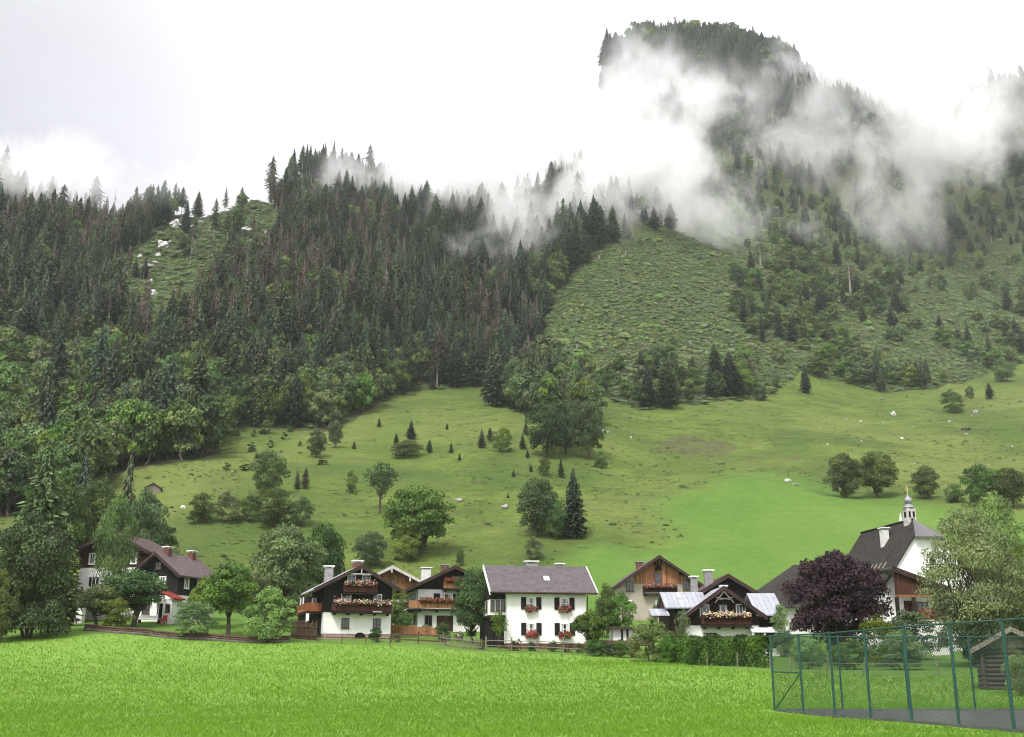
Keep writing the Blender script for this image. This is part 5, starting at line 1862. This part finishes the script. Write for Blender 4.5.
# --- on the meadow slope
MEADOW = [
    # px, py, w, h, kind, label
    (537, 537, 46, 58, K_dark[1], 'dense round tree on the meadow left of the hay hut'),
    (574, 538, 31, 70, K_con[1], 'dark conifer on the meadow right of the hay hut'),
    (379, 514, 38, 52, K_ash, 'thin open ash with dark bare trunk on the meadow'),
    (418, 556, 70, 70, K_oak2, 'largest round tree on the meadow above the chalets'),
    (407, 562, 30, 36, K_bush[0], 'lighter tree at the foot of the largest meadow tree'),
    (370, 568, 34, 36, K_dark[1], 'dark rounded tree just above the dark chalet roof'),
    (460, 566, 9, 18, K_bush[0], 'slender sapling above the white chalet chimney'),
    (351, 494, 12, 24, K_bush[0], 'small upright tree left of the thin ash'),
    (556, 540, 22, 40, K_dark[1], 'smaller dark tree squeezed between the dense round tree and the conifer at the hay hut'),
    (534, 560, 20, 24, K_bush[2], 'small tree just above the ridge of the big white house'),
    (267, 495, 38, 44, K_dark[1], 'dark tree above the row of bushes on the left meadow'),
    (297, 489, 9, 20, SPR[0], 'left one of two small dark spruces beside the dark meadow tree'),
    (305, 489, 11, 22, SPR[1], 'right one of two small dark spruces beside the dark meadow tree'),
    (201, 523, 30, 30, K_bush[0], 'leftmost bush of the long bush row on the meadow'),
    (227, 523, 30, 32, K_bush[2], 'second bush from the left in the long meadow bush row'),
    (249, 522, 26, 28, K_bush[1], 'middle bush of the long meadow bush row'),
    (273, 526, 42, 38, K_bush[0], 'largest bush of the long meadow bush row'),
    (300, 526, 28, 30, K_bush[2], 'rightmost bush of the long meadow bush row'),
    (546, 458, 40, 54, K_dark[0], 'left tree of the tall grove at the meadow middle'),
    (566, 454, 40, 54, K_dark[1], 'middle tree of the tall grove at the meadow middle'),
    (588, 459, 38, 58, K_dark[0], 'right tree of the tall grove at the meadow middle'),
    (578, 440, 30, 40, K_bush[0], 'tree at the back of the tall grove at the meadow middle'),
    (601, 468, 16, 17, K_bush[0], 'bush at the right foot of the tall meadow grove'),
    (545, 476, 14, 19, K_bush[1], 'pale bush below the left foot of the tall meadow grove'),
    (561, 477, 9, 20, SPR[2], 'small spruce below the tall meadow grove'),
    (407, 457, 36, 17, K_bush[2], 'wide flat bush below the upper left meadow edge'),
    (411, 440, 13, 20, SPR_B[0], 'bushy small spruce above the wide flat meadow bush'),
    (502, 452, 22, 25, K_bush[0], 'rounded bush among the little spruces in the upper meadow'),
    (316, 458, 20, 28, K_dark[1], 'dark tree at the left forest edge beside the meadow'),
    (335, 448, 16, 28, K_dark[0], 'slim dark tree at the left forest edge beside the meadow'),
    (846, 498, 40, 44, K_oak, 'left one of the twin round trees above the bright green meadow'),
    (879, 498, 40, 46, K_oak2, 'right one of the twin round trees above the bright green meadow'),
    (927, 499, 28, 33, K_oak, 'single small round tree right of the twin trees'),
    (955, 502, 22, 18, K_bush[0], 'low bush between the small round tree and the right edge grove'),
    (983, 507, 38, 42, K_dark[1], 'dark round tree in the grove at the right edge of the meadow'),
    (1012, 508, 38, 40, K_dark[0], 'rightmost dark tree in the grove at the right edge'),
    (806, 393, 13, 30, K_con[1], 'lone conifer on the pasture below the scrub belt'),
    (731, 397, 30, 46, K_con[1], 'bushy conifer at the lower corner of the clearing'),
    (745, 396, 22, 36, K_bush[0], 'leafy tree next to the bushy conifer under the clearing'),
    (761, 401, 16, 16, K_bush[1], 'small bush right of the bushy conifer under the clearing'),
    (953, 413, 24, 24, K_bush[2], 'round bush among the boulders on the right pasture'),
    (970, 398, 10, 12, K_bush[0], 'tiny dark bush above the boulders on the right pasture'),
    (990, 399, 11, 17, SPR[3], 'small spruce near the right picture edge on the pasture'),
    (1005, 382, 22, 24, K_bush[0], 'bush below the forest at the right picture edge'),
    (667, 408, 28, 52, K_con[0], 'dark conifer standing at the foot of the clearing'),
    (648, 408, 20, 46, K_con[1], 'slimmer conifer left of the dark one at the foot of the clearing'),
    (690, 392, 10, 34, SPR[2], 'thin spruce on the lower clearing'),
    (496, 406, 32, 66, K_con[0], 'tallest dark spruce at the upper right corner of the meadow'),
    (515, 408, 28, 50, K_dark[0], 'dark leafy tree right of the tallest spruce at the meadow top'),
]
for px, py, w_, h_, K, lab in MEADOW:
    nm = 'spruce' if K in SPR + SPR_B + K_con else ('bush' if K in K_bush else 'leafy_tree')
    plant(K, nm, px, py, w_, h_, lab, {'spruce': 'spruce', 'bush': 'bush'}.get(nm, 'tree'))
for i, (px, py, h_) in enumerate([(481.7, 448, 20), (490, 441, 14), (522.5, 449, 17), (526, 435, 13), (451, 453, 11), (396, 445, 12), (354, 449, 9), (527.5, 458, 9), (513.6, 477, 8), (531, 472, 8),
                                  (508, 498, 6), (459.5, 461, 8), (379, 427, 10), (429.5, 453, 14), (340, 434, 10), (447, 430, 7)]):
    plant(SPR[i % 4], 'young_spruce', px, py, h_ * .55, h_, 'little dark spruce dotted on the open upper meadow', 'young spruce', group='little spruces on the upper meadow')
for i, (px, py, w_, h_) in enumerate([(226, 470, 9, 8), (251, 452, 10, 10), (270, 448, 8, 8), (284, 440, 7, 8), (236, 436, 9, 9), (254, 437, 7, 8), (266, 434, 16, 14), (322, 465, 13, 7), (247, 470, 16, 6), (330, 430, 8, 7),
                                      (290, 432, 8, 8), (300, 446, 6, 5), (275, 462, 10, 5)]):
    plant(BUSH[i % 3], 'dark_bush', px, py, w_, h_, 'small dark bush on the rocky upper left meadow', 'bush', group='small dark bushes on the upper left meadow')

# --- boulders
def boulder(px, py, w_, h_, m, label, group=None):
    g = ground(px, py)
    if g is None: return
    x, y, z = g
    s = mpp(y, z)
    rng = np.random.default_rng(int(px * 7 + py))
    import bmesh
    bm = bmesh.new()
    bmesh.ops.create_icosphere(bm, subdivisions=3, radius=1)
    off = rng.uniform(0, 50, 3)
    for v in bm.verts:
        from mathutils import noise as mn
        n = mn.noise(v.co * 1.3 + Vector(off)) * .6 + mn.noise(v.co * 3.1 + Vector(off)) * .35
        v.co *= 1 + n
        v.co = Vector((v.co.x * w_ * s / 2.6, v.co.y * w_ * s / 2.8, v.co.z * h_ * s * .42 + h_ * s * .12))
    me = bpy.data.meshes.new('boulder')
    bm.to_mesh(me)
    bm.free()
    o = link('boulder', me, M[m], loc=(x, y, z))
    o.rotation_euler = (0, 0, rng.uniform(0, 6))
    tag(o, label, 'boulder', group)


boulder(893.6, 415, 6, 6, 'stone_white', 'whitest boulder below the scrub belt on the right pasture')
boulder(902, 439, 4, 4, 'stone_white', 'small white boulder alone in the middle of the right pasture')
boulder(976, 414, 6, 8, 'stone', 'tall grey boulder right of the round bush')
boulder(950, 422, 6, 4, 'stone', 'low grey boulder under the round bush on the right pasture')
boulder(966, 430, 12, 4, 'stone_dark', 'long dark boulder on the right pasture')
boulder(788, 482, 9, 6, 'stone_white', 'white stone block at the top edge of the bright green meadow')
boulder(795, 485, 8, 4, 'stone', 'grey stone beside the white block at the bright meadow edge')
boulder(603, 432, 5, 6, 'stone_white', 'white boulder at the right foot of the tall meadow grove')
boulder(608, 433, 3, 4, 'stone', 'small grey boulder next to the white one by the meadow grove')
boulder(631, 438, 3, 3, 'stone_white', 'tiny pale boulder right of the meadow grove')
boulder(183, 508, 6, 5, 'stone_white', 'pale boulder left of the long meadow bush row')
boulder(505, 508, 10, 6, 'stone', 'grey boulder heap left of the dense tree by the hay hut')
boulder(459, 501, 10, 5, 'stone', 'flat grey boulder on a hummock in the middle meadow')
for i, (px, py, w_, h_) in enumerate([(163, 247, 14, 12), (147, 268, 16, 9), (122, 276, 14, 11), (153, 295, 9, 9), (155, 264, 8, 6), (176, 227, 14, 11), (192, 229, 11, 7), (201, 224, 8, 6), (186, 221, 7, 5), (163, 222, 10, 7), (170, 243, 6, 5), (158, 256, 7, 6), (150, 282, 7, 5), (267, 236, 8, 8), (273, 245, 7, 9), (252, 243, 6, 6), (240, 228, 8, 4), (134, 272, 6, 5), (196, 236, 5, 4), (258, 240, 14, 12), (247, 231, 12, 7), (284, 187, 12, 6),
                                      (308, 202, 8, 9), (262, 246, 9, 9), (213, 229, 8, 6), (128, 250, 8, 8), (140, 257, 6, 5), (322, 195, 8, 6)]):
    boulder(px, py, w_, h_, ('stone_white', 'stone')[i % 3 == 1], 'pale limestone outcrop in the rocky gap of the left forest', 'limestone outcrops in the left forest gap')
rng = np.random.default_rng(77)
for i in range(34):
    px, py = rng.uniform(820, 1020), rng.uniform(392, 470)
    boulder(px, py, rng.uniform(1.5, 4), rng.uniform(1.2, 2.6), ('stone', 'stone_white', 'stone_dark')[i % 3], 'little stone scattered on the right pasture', 'little stones on the right pasture')
for i in range(26):
    px, py = rng.uniform(170, 330), rng.uniform(432, 482)
    boulder(px, py, rng.uniform(2, 5), rng.uniform(1.2, 2.6), ('stone', 'stone_dark')[i % 2], 'little stone scattered on the rocky upper left meadow', 'little stones on the upper left meadow')
# stumps and pale logs of the felled slope
for i in range(46):
    px, py = rng.uniform(745, 935), rng.uniform(215, 345)
    if i > 36: px, py = rng.uniform(560, 735), rng.uniform(250, 370)
    g = ground(px, py)
    if g is None or not in_poly([px], [py], Z_ROUGH)[0]: continue
    b = MB()
    hh = rng.uniform(1.0, 2.6)
    b.bar((0, 0, -.3), (rng.normal() * .15, 0, hh), .42, .3, 8)
    o = b.build('tree_stump', M['bark_pale'])
    o.location = g
    tag(o, 'pale tree stump on the felled right slope', 'stump', 'pale stumps on the felled slope')

# ------------------------------------------------------------------ clipped hedge in front of the tin roofed chalet
a, c = np.array(stand(671, 99, 655)[:2]), np.array(stand(769, 90, 668)[:2])
L = np.linalg.norm(c - a)
rng = np.random.default_rng(31)
n = 26000
u = rng.random(n) * L
v = rng.uniform(-.55, .55, n)
wv = rng.random(n) ** .7
top = 2.25 + .25 * fbm(u / 1.3, u * 0 + 3, 5, 3)
face = rng.random(n)
v = np.where(face < .45, -.55 + .14 * rng.normal(size=n), np.where(face < .6, .55, v))
zz = np.where(face > .7, top + .08 * rng.normal(size=n), wv * top)
d = (c - a) / L
nrm = np.array([d[1], -d[0]])
if nrm[1] > 0: nrm = -nrm
bx, by = a[0] + d[0] * u - nrm[0] * v, a[1] + d[1] * u - nrm[1] * v
bz = height(bx, by)
P = np.stack([bx, by, bz + zz], 1) - np.array([a[0], a[1], 0])
nr = unit(np.stack([nrm[0] * (face <= .7), nrm[1] * (face <= .7), .2 + (face > .7)], 1) + rng.normal(size=(n, 3)) * .5)
V, F = leaf_cards(P, nr, .10, rng)
hedge_me = np_mesh('hedge', V, F, tint=np.clip(.5 + .6 * fbm(u / .7, zz / .9, 3, 3) + .3 * (rng.random(n) - .5), 0, 1))
o = link('hedge', hedge_me, FOL['hedge'], loc=(a[0], a[1], 0))
tag(o, 'long clipped green hedge in front of the tin roofed chalet', 'hedge')


def ground_bar(mb, p, q, z0, z1, t):
    """an upright board from p to q that follows the land"""
    n = max(1, int(np.hypot(q[0] - p[0], q[1] - p[1]) / 2))
    for i in range(n):
        a0 = [p[0] + (q[0] - p[0]) * i / n, p[1] + (q[1] - p[1]) * i / n]
        a1 = [p[0] + (q[0] - p[0]) * (i + 1) / n, p[1] + (q[1] - p[1]) * (i + 1) / n]
        h0, h1 = H(*a0), H(*a1)
        vs = []
        for (x, y), hh in ((a0, h0), (a1, h1)):
            vs += [(x, y - t, hh + z0), (x, y + t, hh + z0), (x, y + t, hh + z1), (x, y - t, hh + z1)]
        mb.add(vs, [(0, 1, 2, 3), (7, 6, 5, 4), (0, 4, 5, 1), (1, 5, 6, 2), (2, 6, 7, 3), (3, 7, 4, 0)])


def wood_fence(label, pts, step, ph, rails, m='wood_grey', pr=.06, lean=.0, cat='fence'):
    o = empty('wooden_fence', (0, 0, 0), 0, label, cat)
    rng = np.random.default_rng(int(pts[0][0]))
    W = [np.array(stand(px, Y)[:2]) for px, Y in pts]
    o.location = (W[0][0], W[0][1], 0)
    for i in range(len(W) - 1):
        L = np.linalg.norm(W[i + 1] - W[i])
        k = max(1, int(L / step))
        for j in range(k + (i == len(W) - 2)):
            p = W[i] + (W[i + 1] - W[i]) * j / k
            z = H(*p)
            b = MB()
            l = rng.normal() * lean
            b.bar((p[0], p[1], z - .3), (p[0] + l, p[1], z + ph * rng.uniform(.9, 1.1)), pr, pr * .85, 6)
            q = b.build('post', M[m], o)
            q.location = (-W[0][0], -W[0][1], 0)
        for z0, z1 in rails:
            b = MB()
            ground_bar(b, W[i] - [0, pr * 1.6], W[i + 1] - [0, pr * 1.6], z0, z1, .025)
            q = b.build('rail', M[m], o)
            q.location = (-W[0][0], -W[0][1], 0)
    return o


wood_fence('brown board fence with rails between the dark chalet and the white chalet garden', [(391, 118), (446, 116)], 2.2, 1.2, [(.25, .42), (.75, .95)], 'wood_brown', .07)
wood_fence('solid honey board fence behind the railed garden fence', [(391, 126), (440, 123)], 2.5, 1.5, [(.3, .75), (.78, 1.25)], 'wood_orange', .07)
o = wood_fence('grey picket fence before the leafy tree and white roses', [(441, 115), (482, 112.3)], .24, 1.15, [(.25, .33), (.8, .88)], 'wood_grey', .035, .03)
wood_fence('grey posted garden fence along the foot of the big white house', [(486, 112.5), (590, 110.2)], 2.6, 1.25, [(.45, .53), (.95, 1.03)], 'wood_grey', .08)
wood_fence('low fence of dark rails before the arches of the dark chalet', [(318, 116.8), (390, 115.5)], 2.0, .8, [(.55, .65)], 'wood_brown', .05)
wood_fence('dark upright board screen at the left wall of the dark chalet', [(291, 121), (316, 119)], .2, 1.9, [(.4, .5), (1.3, 1.4)], 'wood_brown', .09, .02)
wood_fence('old orchard fence of leaning pale stakes behind the court fence', [(790, 79), (860, 76), (935, 74)], 2.4, 1.15, [(.7, .74)], 'wood_grey', .05, .12)
wood_fence('few leaning stakes along the clipped hedge', [(706, 93.8), (768, 87.8)], 2.9, 1.15, [], 'wood_grey', .045, .16)

# log edge of the raised lawn at the left
o = empty('log_edging', (0, 0, 0), 0, 'dark mossy log and stone edging between the left lawn and the field', 'edging')
pts = [(86, 632, 118.5), (100, 634, 117), (120, 636, 116.5), (150, 637, 117), (180, 639, 116.5), (215, 640, 116.5), (250, 641, 116), (288, 641, 116.5)]
for i in range(len(pts) - 1):
    p, q = stand(pts[i][0], pts[i][2], pts[i][1]), stand(pts[i + 1][0], pts[i + 1][2], pts[i + 1][1])
    for k in range(3):
        b = MB()
        rr = .13 + .05 * (k == 0)
        b.bar((p[0] - .2, p[1] - .1 + .12 * k, p[2] + .05 + .24 * k), (q[0] + .2, q[1] - .1 + .12 * k, q[2] + .05 + .24 * k + .05 * (-1) ** i), rr, rr * .85, 8)
        b.build('log', M['stone_dark' if k == 0 else 'wood_brown'], o)

# ------------------------------------------------------------------ ball court with its tall green fence
A_ = np.array([10.75, 47.0])
D1 = np.array([13.72 - 10.75, 31.5 - 47.0])
D1 = D1 / np.linalg.norm(D1)
STEP = 2.62
D2 = np.array([1.0, .01])
HT = 3.02


def z0(p): return H(p[0], p[1])


def post(p, parent, r=.045, h=HT):
    b = MB()
    z = z0(p)
    b.bar((p[0] - A_[0], p[1] - A_[1], z - .25), (p[0] - A_[0], p[1] - A_[1], z + h), r, r, 10)
    return b.build('post', M['green_paint'], parent)


def rail(p, q, hh, parent, r=.028, name='rail'):
    b = MB()
    b.bar((p[0] - A_[0], p[1] - A_[1], z0(p) + hh), (q[0] - A_[0], q[1] - A_[1], z0(q) + hh), r, r, 8)
    return b.build(name, M['green_paint'], parent)


def netting(p, q, parent, h0=.04, h1=HT - .03, cell=.085, w=.0046):
    """woven wire: two families of slanting wires"""
    p, q = np.array(p), np.array(q)
    L = np.linalg.norm(q - p)
    d = (q - p) / L
    hh = h1 - h0
    V, F = [], []
    nx = np.array([-d[1], d[0]])
    for s in (1, -1):
        for u0 in np.arange(-hh, L + hh, cell * 1.414):
            ua, ub = u0, u0 + s * hh
            ta, tb = 0.0, 1.0
            du = ub - ua
            lo, hi = sorted(((0 - ua) / du, (L - ua) / du))
            ta, tb = max(ta, lo), min(tb, hi)
            if tb - ta < .01: continue
            e = []
            for t in (ta, tb):
                u_ = ua + du * t
                xy = p + d * u_ - A_ + nx * .004 * s
                e.append((xy[0], xy[1], z0(p) * (1 - u_ / L) + z0(q) * u_ / L + h0 + hh * t))
            a, c = np.array(e[0]), np.array(e[1])
            g = np.array([d[0], d[1], -s]) * w / 1.414
            b = len(V)
            V += [a - g, a + g, c + g, c - g]
            F.append([b, b + 1, b + 2, b + 3])
    me = np_mesh('wire_mesh', V, F)
    return link('wire_mesh', me, M['green_wire'], parent)


fr = empty('court_fence', (A_[0], A_[1], 0), 0, 'tall green wire fence along the near side of the ball court', 'fence')
bk = empty('court_fence', (A_[0], A_[1], 0), 0, 'tall green wire fence along the far side of the ball court', 'fence')
gt = empty('court_gate', (A_[0], A_[1], 0), 0, 'green wire gate with diagonal brace at the left corner of the court fence', 'gate')
P = [A_ + D1 * STEP * i for i in range(10)]
for i in range(1, 10):
    post(P[i], fr, .047)
    if i < 9:
        rail(P[i], P[i + 1], HT - .03, fr)
        netting(P[i], P[i + 1], fr)
        rail(P[i], P[i + 1], .06, fr, .012)
post(P[0] + [-.02, .02], gt, .047)
e0, e1 = P[0] - D1 * -.06, P[1] - D1 * .1
rail(e0, e1, HT - .03, gt)
rail(e0, e1, 1.55, gt)
rail(e0, e1, .08, gt)
b = MB(); b.bar((e0[0] - A_[0], e0[1] - A_[1], z0(e0) + .1), (e1[0] - A_[0], e1[1] - A_[1], z0(e1) + 1.5), .022, .022, 8); b.build('brace', M['green_paint'], gt)
netting(e0, e1, gt)
Q = [A_ + D2 * 2.72 * i + [.05, 0] for i in range(9)]
for i in range(1, 9):
    post(Q[i], bk, .042)
for i in range(8):
    rail(Q[i], Q[i + 1], HT - .06, bk, .024)
    netting(Q[i], Q[i + 1], bk)
    rail(Q[i], Q[i + 1], .06, bk, .012)
# the court itself: asphalt a little above the grass with a kerb
V, F = [], []
far, near = [], []
nn = 14
for i in range(nn + 1):
    u = i / nn
    for j in range(nn + 1):
        v = j / nn
        p = A_ + D1 * (.15 + v * 24) + D2 * (.12 + u * 24)
        V.append((p[0], p[1], H(*p) + .035))
for i in range(nn):
    for j in range(nn):
        a = i * (nn + 1) + j
        F.append((a, a + 1, a + nn + 2, a + nn + 1))
me = bpy.data.meshes.new('court')
me.from_pydata(V, [], F)
o = link('court', me, M['asphalt'])
if me.polygons[0].normal.z < 0: me.flip_normals()
o['kind'] = 'structure'
kb = MB()
for (p, q) in ((A_ + D2 * .02, A_ + D1 * 24), (A_ + D2 * .2, A_ + D2 * 24)):
    n = 10
    for i in range(n):
        a0, a1 = p + (q - p) * i / n, p + (q - p) * (i + 1) / n
        nx = np.array([-(q - p)[1], (q - p)[0]]) / np.linalg.norm(q - p) * .06
        vs = []
        for e in (a0, a1):
            for sgn in (-1, 1):
                for zz in (-.1, .09):
                    vs.append((e[0] + nx[0] * sgn, e[1] + nx[1] * sgn, H(*e) + zz))
        kb.add(vs, [(0, 1, 3, 2), (4, 6, 7, 5), (0, 4, 5, 1), (2, 3, 7, 6), (1, 5, 7, 3), (0, 2, 6, 4)])
o = kb.build('court_kerb', M['asphalt'])
o['kind'] = 'structure'

# bench and red bucket by the purple roofed chalet
x, y, z = stand(149, 128.5, 621)
t = empty('bench', (x, y, z), R(-18), 'long low white wooden bench at the wall of the purple roofed chalet', 'bench')
wall_box(t, -1.6, 1.6, -.2, .2, .42, .48, 'board_white', 'seat')
wall_box(t, -1.6, 1.6, .2, .25, .55, .85, 'board_white', 'backrest')
for xx in (-1.3, 1.3):
    wall_box(t, xx - .06, xx + .06, -.18, .24, -.1, .417, 'wood_brown', 'leg')
x, y, z = stand(163.5, 127.5, 621)
t = empty('red_chair', (x, y, z), R(-10), 'small red garden chair at the end of the white bench', 'chair')
wall_box(t, -.28, .28, -.25, .25, .4, .46, 'red_paint', 'seat')
wall_box(t, -.28, .28, .253, .31, .42, 1.0, 'red_paint', 'backrest')
for xx in (-.24, .24):
    for yy in (-.2, .2):
        wall_box(t, xx - .03, xx + .03, yy - .03, yy + .03, -.1, .397, 'red_paint', 'leg')
HAZE = .00008
CLOUD_BANKS = [
    # px, py, distance, half width, half depth, half height, density, cut, gain, grain, seed
    (672, 140, 780, 112, 70, 112, .022, 1.0, 6.0, 38, 1.0),
    (625, 85, 960, 100, 70, 90, .018, 1.1, 6.5, 44, 2.3),
    (932, 128, 770, 108, 70, 98, .038, .95, 6.0, 38, 3.1),
    (800, 125, 870, 150, 50, 120, .013, 1.0, 6.5, 40, 4.0),
    (495, 165, 610, 130, 40, 95, .050, 1.0, 6.5, 30, 5.2),
    (575, 160, 660, 110, 45, 105, .060, .85, 6.0, 36, 6.4),
    (640, 170, 590, 110, 40, 75, .045, 1.0, 6.0, 32, 13.3),
    (540, 205, 560, 125, 30, 65, .036, .95, 6.5, 28, 14.8),
    (110, 190, 500, 170, 25, 45, .008, .95, 6.0, 30, 17.4),
    (232, 190, 590, 95, 30, 50, .050, .8, 5.0, 30, 7.7),
    (45, 180, 500, 150, 30, 60, .035, .9, 5.5, 34, 8.1),
    (425, 175, 650, 130, 35, 65, .055, .88, 6.0, 30, 9.5),
    (885, 215, 620, 120, 35, 65, .015, 1.05, 6.5, 32, 10.2),
    (850, 85, 1030, 160, 50, 80, .026, .95, 6.0, 40, 16.2),
    (1000, 110, 800, 95, 40, 95, .018, .95, 6.5, 34, 15.5),
    (700, 215, 630, 95, 30, 70, .030, 1.05, 6.5, 30, 11.9),
    (510, 250, 520, 100, 25, 60, .020, 1.1, 7.0, 26, 12.6),
]
# ------------------------------------------------------------------ daylight under a closed cloud cover
SUN_EL, SUN_AZ = R(52), R(205)          # the sun stands behind the camera, a little to the left, dimmed by cloud
w = bpy.data.worlds.new('World')
sc.world = w
w.use_nodes = True
wn = w.node_tree
wn.nodes.clear()
wo = N(wn.nodes, 'ShaderNodeOutputWorld')
bg = N(wn.nodes, 'ShaderNodeBackground')
sky = N(wn.nodes, 'ShaderNodeTexSky', sky_type='NISHITA')
sky.sun_disc = False
sky.sun_elevation = SUN_EL
sky.sun_rotation = SUN_AZ
sky.air_density = 1.0
sky.dust_density = 6.0
sky.ozone_density = 1.0
hs = N(wn.nodes, 'ShaderNodeHueSaturation')
hs.inputs['Saturation'].default_value = .10
wn.links.new(sky.outputs[0], hs.inputs['Color'])
cl = noise(wn, 2.2, 5, 'Generated', (1, 1, 2.2))
cloud_col = ramp(wn, cl, [(.3, (6.6, 6.6, 7.1)), (.7, (8.6, 8.5, 8.7))])
skyc = mixc(wn, .75, hs.outputs[0], cloud_col)
# the cover is thicker and greyer low over the left ridge
tcw = N(wn.nodes, 'ShaderNodeTexCoord')
dp = N(wn.nodes, 'ShaderNodeVectorMath', operation='DOT_PRODUCT')
wn.links.new(tcw.outputs['Generated'], dp.inputs[0])
dp.inputs[1].default_value = Vector((-.52, .80, .36)).normalized()
thick = mth(wn, 'MULTIPLY', mth(wn, 'SUBTRACT', dp.outputs['Value'], .89, True), 9.0, True)
thick = mth(wn, 'MULTIPLY', thick, mth(wn, 'ADD', .55, mth(wn, 'MULTIPLY', cl, .6)))
skyc = mixc(wn, thick, skyc, (1.9, 1.9, 2.15))
wn.links.new(skyc, bg.inputs['Color'])
bg.inputs['Strength'].default_value = .09
wn.links.new(bg.outputs[0], wo.inputs[0])

# ------------------------------------------------------------------ the air: thin even haze, and drifting banks of low cloud on the upper slopes
hb = MB()
hb.box(-1700, 1700, -1650, 1750, float(GZ.min()) - 1.0, float(GZ.max()) + 45)
hz = hb.build('haze', None)
m, nt, nd, lk = mat('haze air')
o_ = N(nd, 'ShaderNodeOutputMaterial')
v_ = N(nd, 'ShaderNodeVolumePrincipled')
v_.inputs['Color'].default_value = (.93, .95, 1, 1)
v_.inputs['Density'].default_value = HAZE
lk.new(v_.outputs[0], o_.inputs['Volume'])
hz.data.materials.append(m)
hz['kind'] = 'stuff'


def mist(px, py, Y, hw, hd, hh, dens, cut=.5, gain=3.0, size=42.0, seed=0.0):
    """a bank of cloud: ragged volume inside a rounded hull; hw and hh in picture units, hd in metres"""
    kx, kz = slope_of(px, py)
    c = Vector((kx * Y, Y, CAM_H + kz * Y))
    s = mpp(Y, c.z)
    import bmesh
    bm = bmesh.new()
    bmesh.ops.create_icosphere(bm, subdivisions=3, radius=1.0)
    me = bpy.data.meshes.new('mist')
    bm.to_mesh(me)
    bm.free()
    o = link('mist', me)
    o.location = c
    o.scale = (hw * s, hd, hh * s)
    o['kind'] = 'stuff'
    m, nt, nd, lk = mat('mist')
    out = N(nd, 'ShaderNodeOutputMaterial')
    v = N(nd, 'ShaderNodeVolumePrincipled')
    v.inputs['Color'].default_value = (.99, .985, .99, 1)
    v.inputs['Anisotropy'].default_value = 0.0
    tc = N(nd, 'ShaderNodeTexCoord')
    ln = N(nd, 'ShaderNodeVectorMath', operation='LENGTH')
    lk.new(tc.outputs['Object'], ln.inputs[0])
    ge = N(nd, 'ShaderNodeNewGeometry')
    mp = N(nd, 'ShaderNodeMapping')
    mp.inputs['Location'].default_value = (seed * 7.3, seed * 3.1, seed)
    mp.inputs['Scale'].default_value = (1 / size, 1 / size, .8 / size)
    lk.new(ge.outputs['Position'], mp.inputs[0])
    n = N(nd, 'ShaderNodeTexNoise')
    n.inputs['Scale'].default_value = 1
    n.inputs['Detail'].default_value = 6
    n.inputs['Roughness'].default_value = .62
    n.inputs['Distortion'].default_value = .6
    lk.new(mp.outputs[0], n.inputs['Vector'])
    fall = mth(nt, 'SUBTRACT', 1.0, ln.outputs['Value'], True)
    fall = mth(nt, 'MULTIPLY', fall, 1.9)
    k = mth(nt, 'ADD', mth(nt, 'MULTIPLY', mth(nt, 'SUBTRACT', n.outputs[0], .5), gain), mth(nt, 'SUBTRACT', fall, cut * .62))
    k = mth(nt, 'MULTIPLY', k, mth(nt, 'MULTIPLY', fall, 1.6, True))
    k = mth(nt, 'MINIMUM', mth(nt, 'MAXIMUM', k, 0.0), 1.2)
    lk.new(mth(nt, 'MULTIPLY', k, dens), v.inputs['Density'])
    lk.new(v.outputs[0], out.inputs['Volume'])
    me.materials.append(m)


for a in CLOUD_BANKS: mist(*a)
sc.cycles.volume_step_rate = .6
sc.cycles.volume_max_steps = 256

sd = bpy.data.lights.new('sun', 'SUN')
sd.energy = 1.5
sd.angle = R(14)
sd.color = (1, .97, .92)
so = bpy.data.objects.new('sun', sd)
COL.objects.link(so)
so.location = (-60, -80, 200)
dirv = Vector((math.sin(SUN_AZ) * math.cos(SUN_EL), math.cos(SUN_AZ) * math.cos(SUN_EL), math.sin(SUN_EL)))
so.rotation_euler = dirv.to_track_quat('Z', 'Y').to_euler()

sc.view_settings.view_transform = 'Standard'
sc.view_settings.look = 'None'
sc.view_settings.exposure = 1.45
sc.view_settings.gamma = 1
sc.view_settings.use_curve_mapping = False
sc.cycles.use_denoising = True
sc.cycles.denoiser = 'OPENIMAGEDENOISE'
sc.cycles.max_bounces = 6
sc.cycles.diffuse_bounces = 3
sc.cycles.glossy_bounces = 2
sc.cycles.transmission_bounces = 4
sc.cycles.transparent_max_bounces = 8
sc.cycles.volume_bounces = 4
sc.cycles.pixel_filter_type = 'BLACKMAN_HARRIS'
sc.cycles.filter_width = 1.1
sc.cycles.use_adaptive_sampling = True
sc.cycles.adaptive_threshold = .02
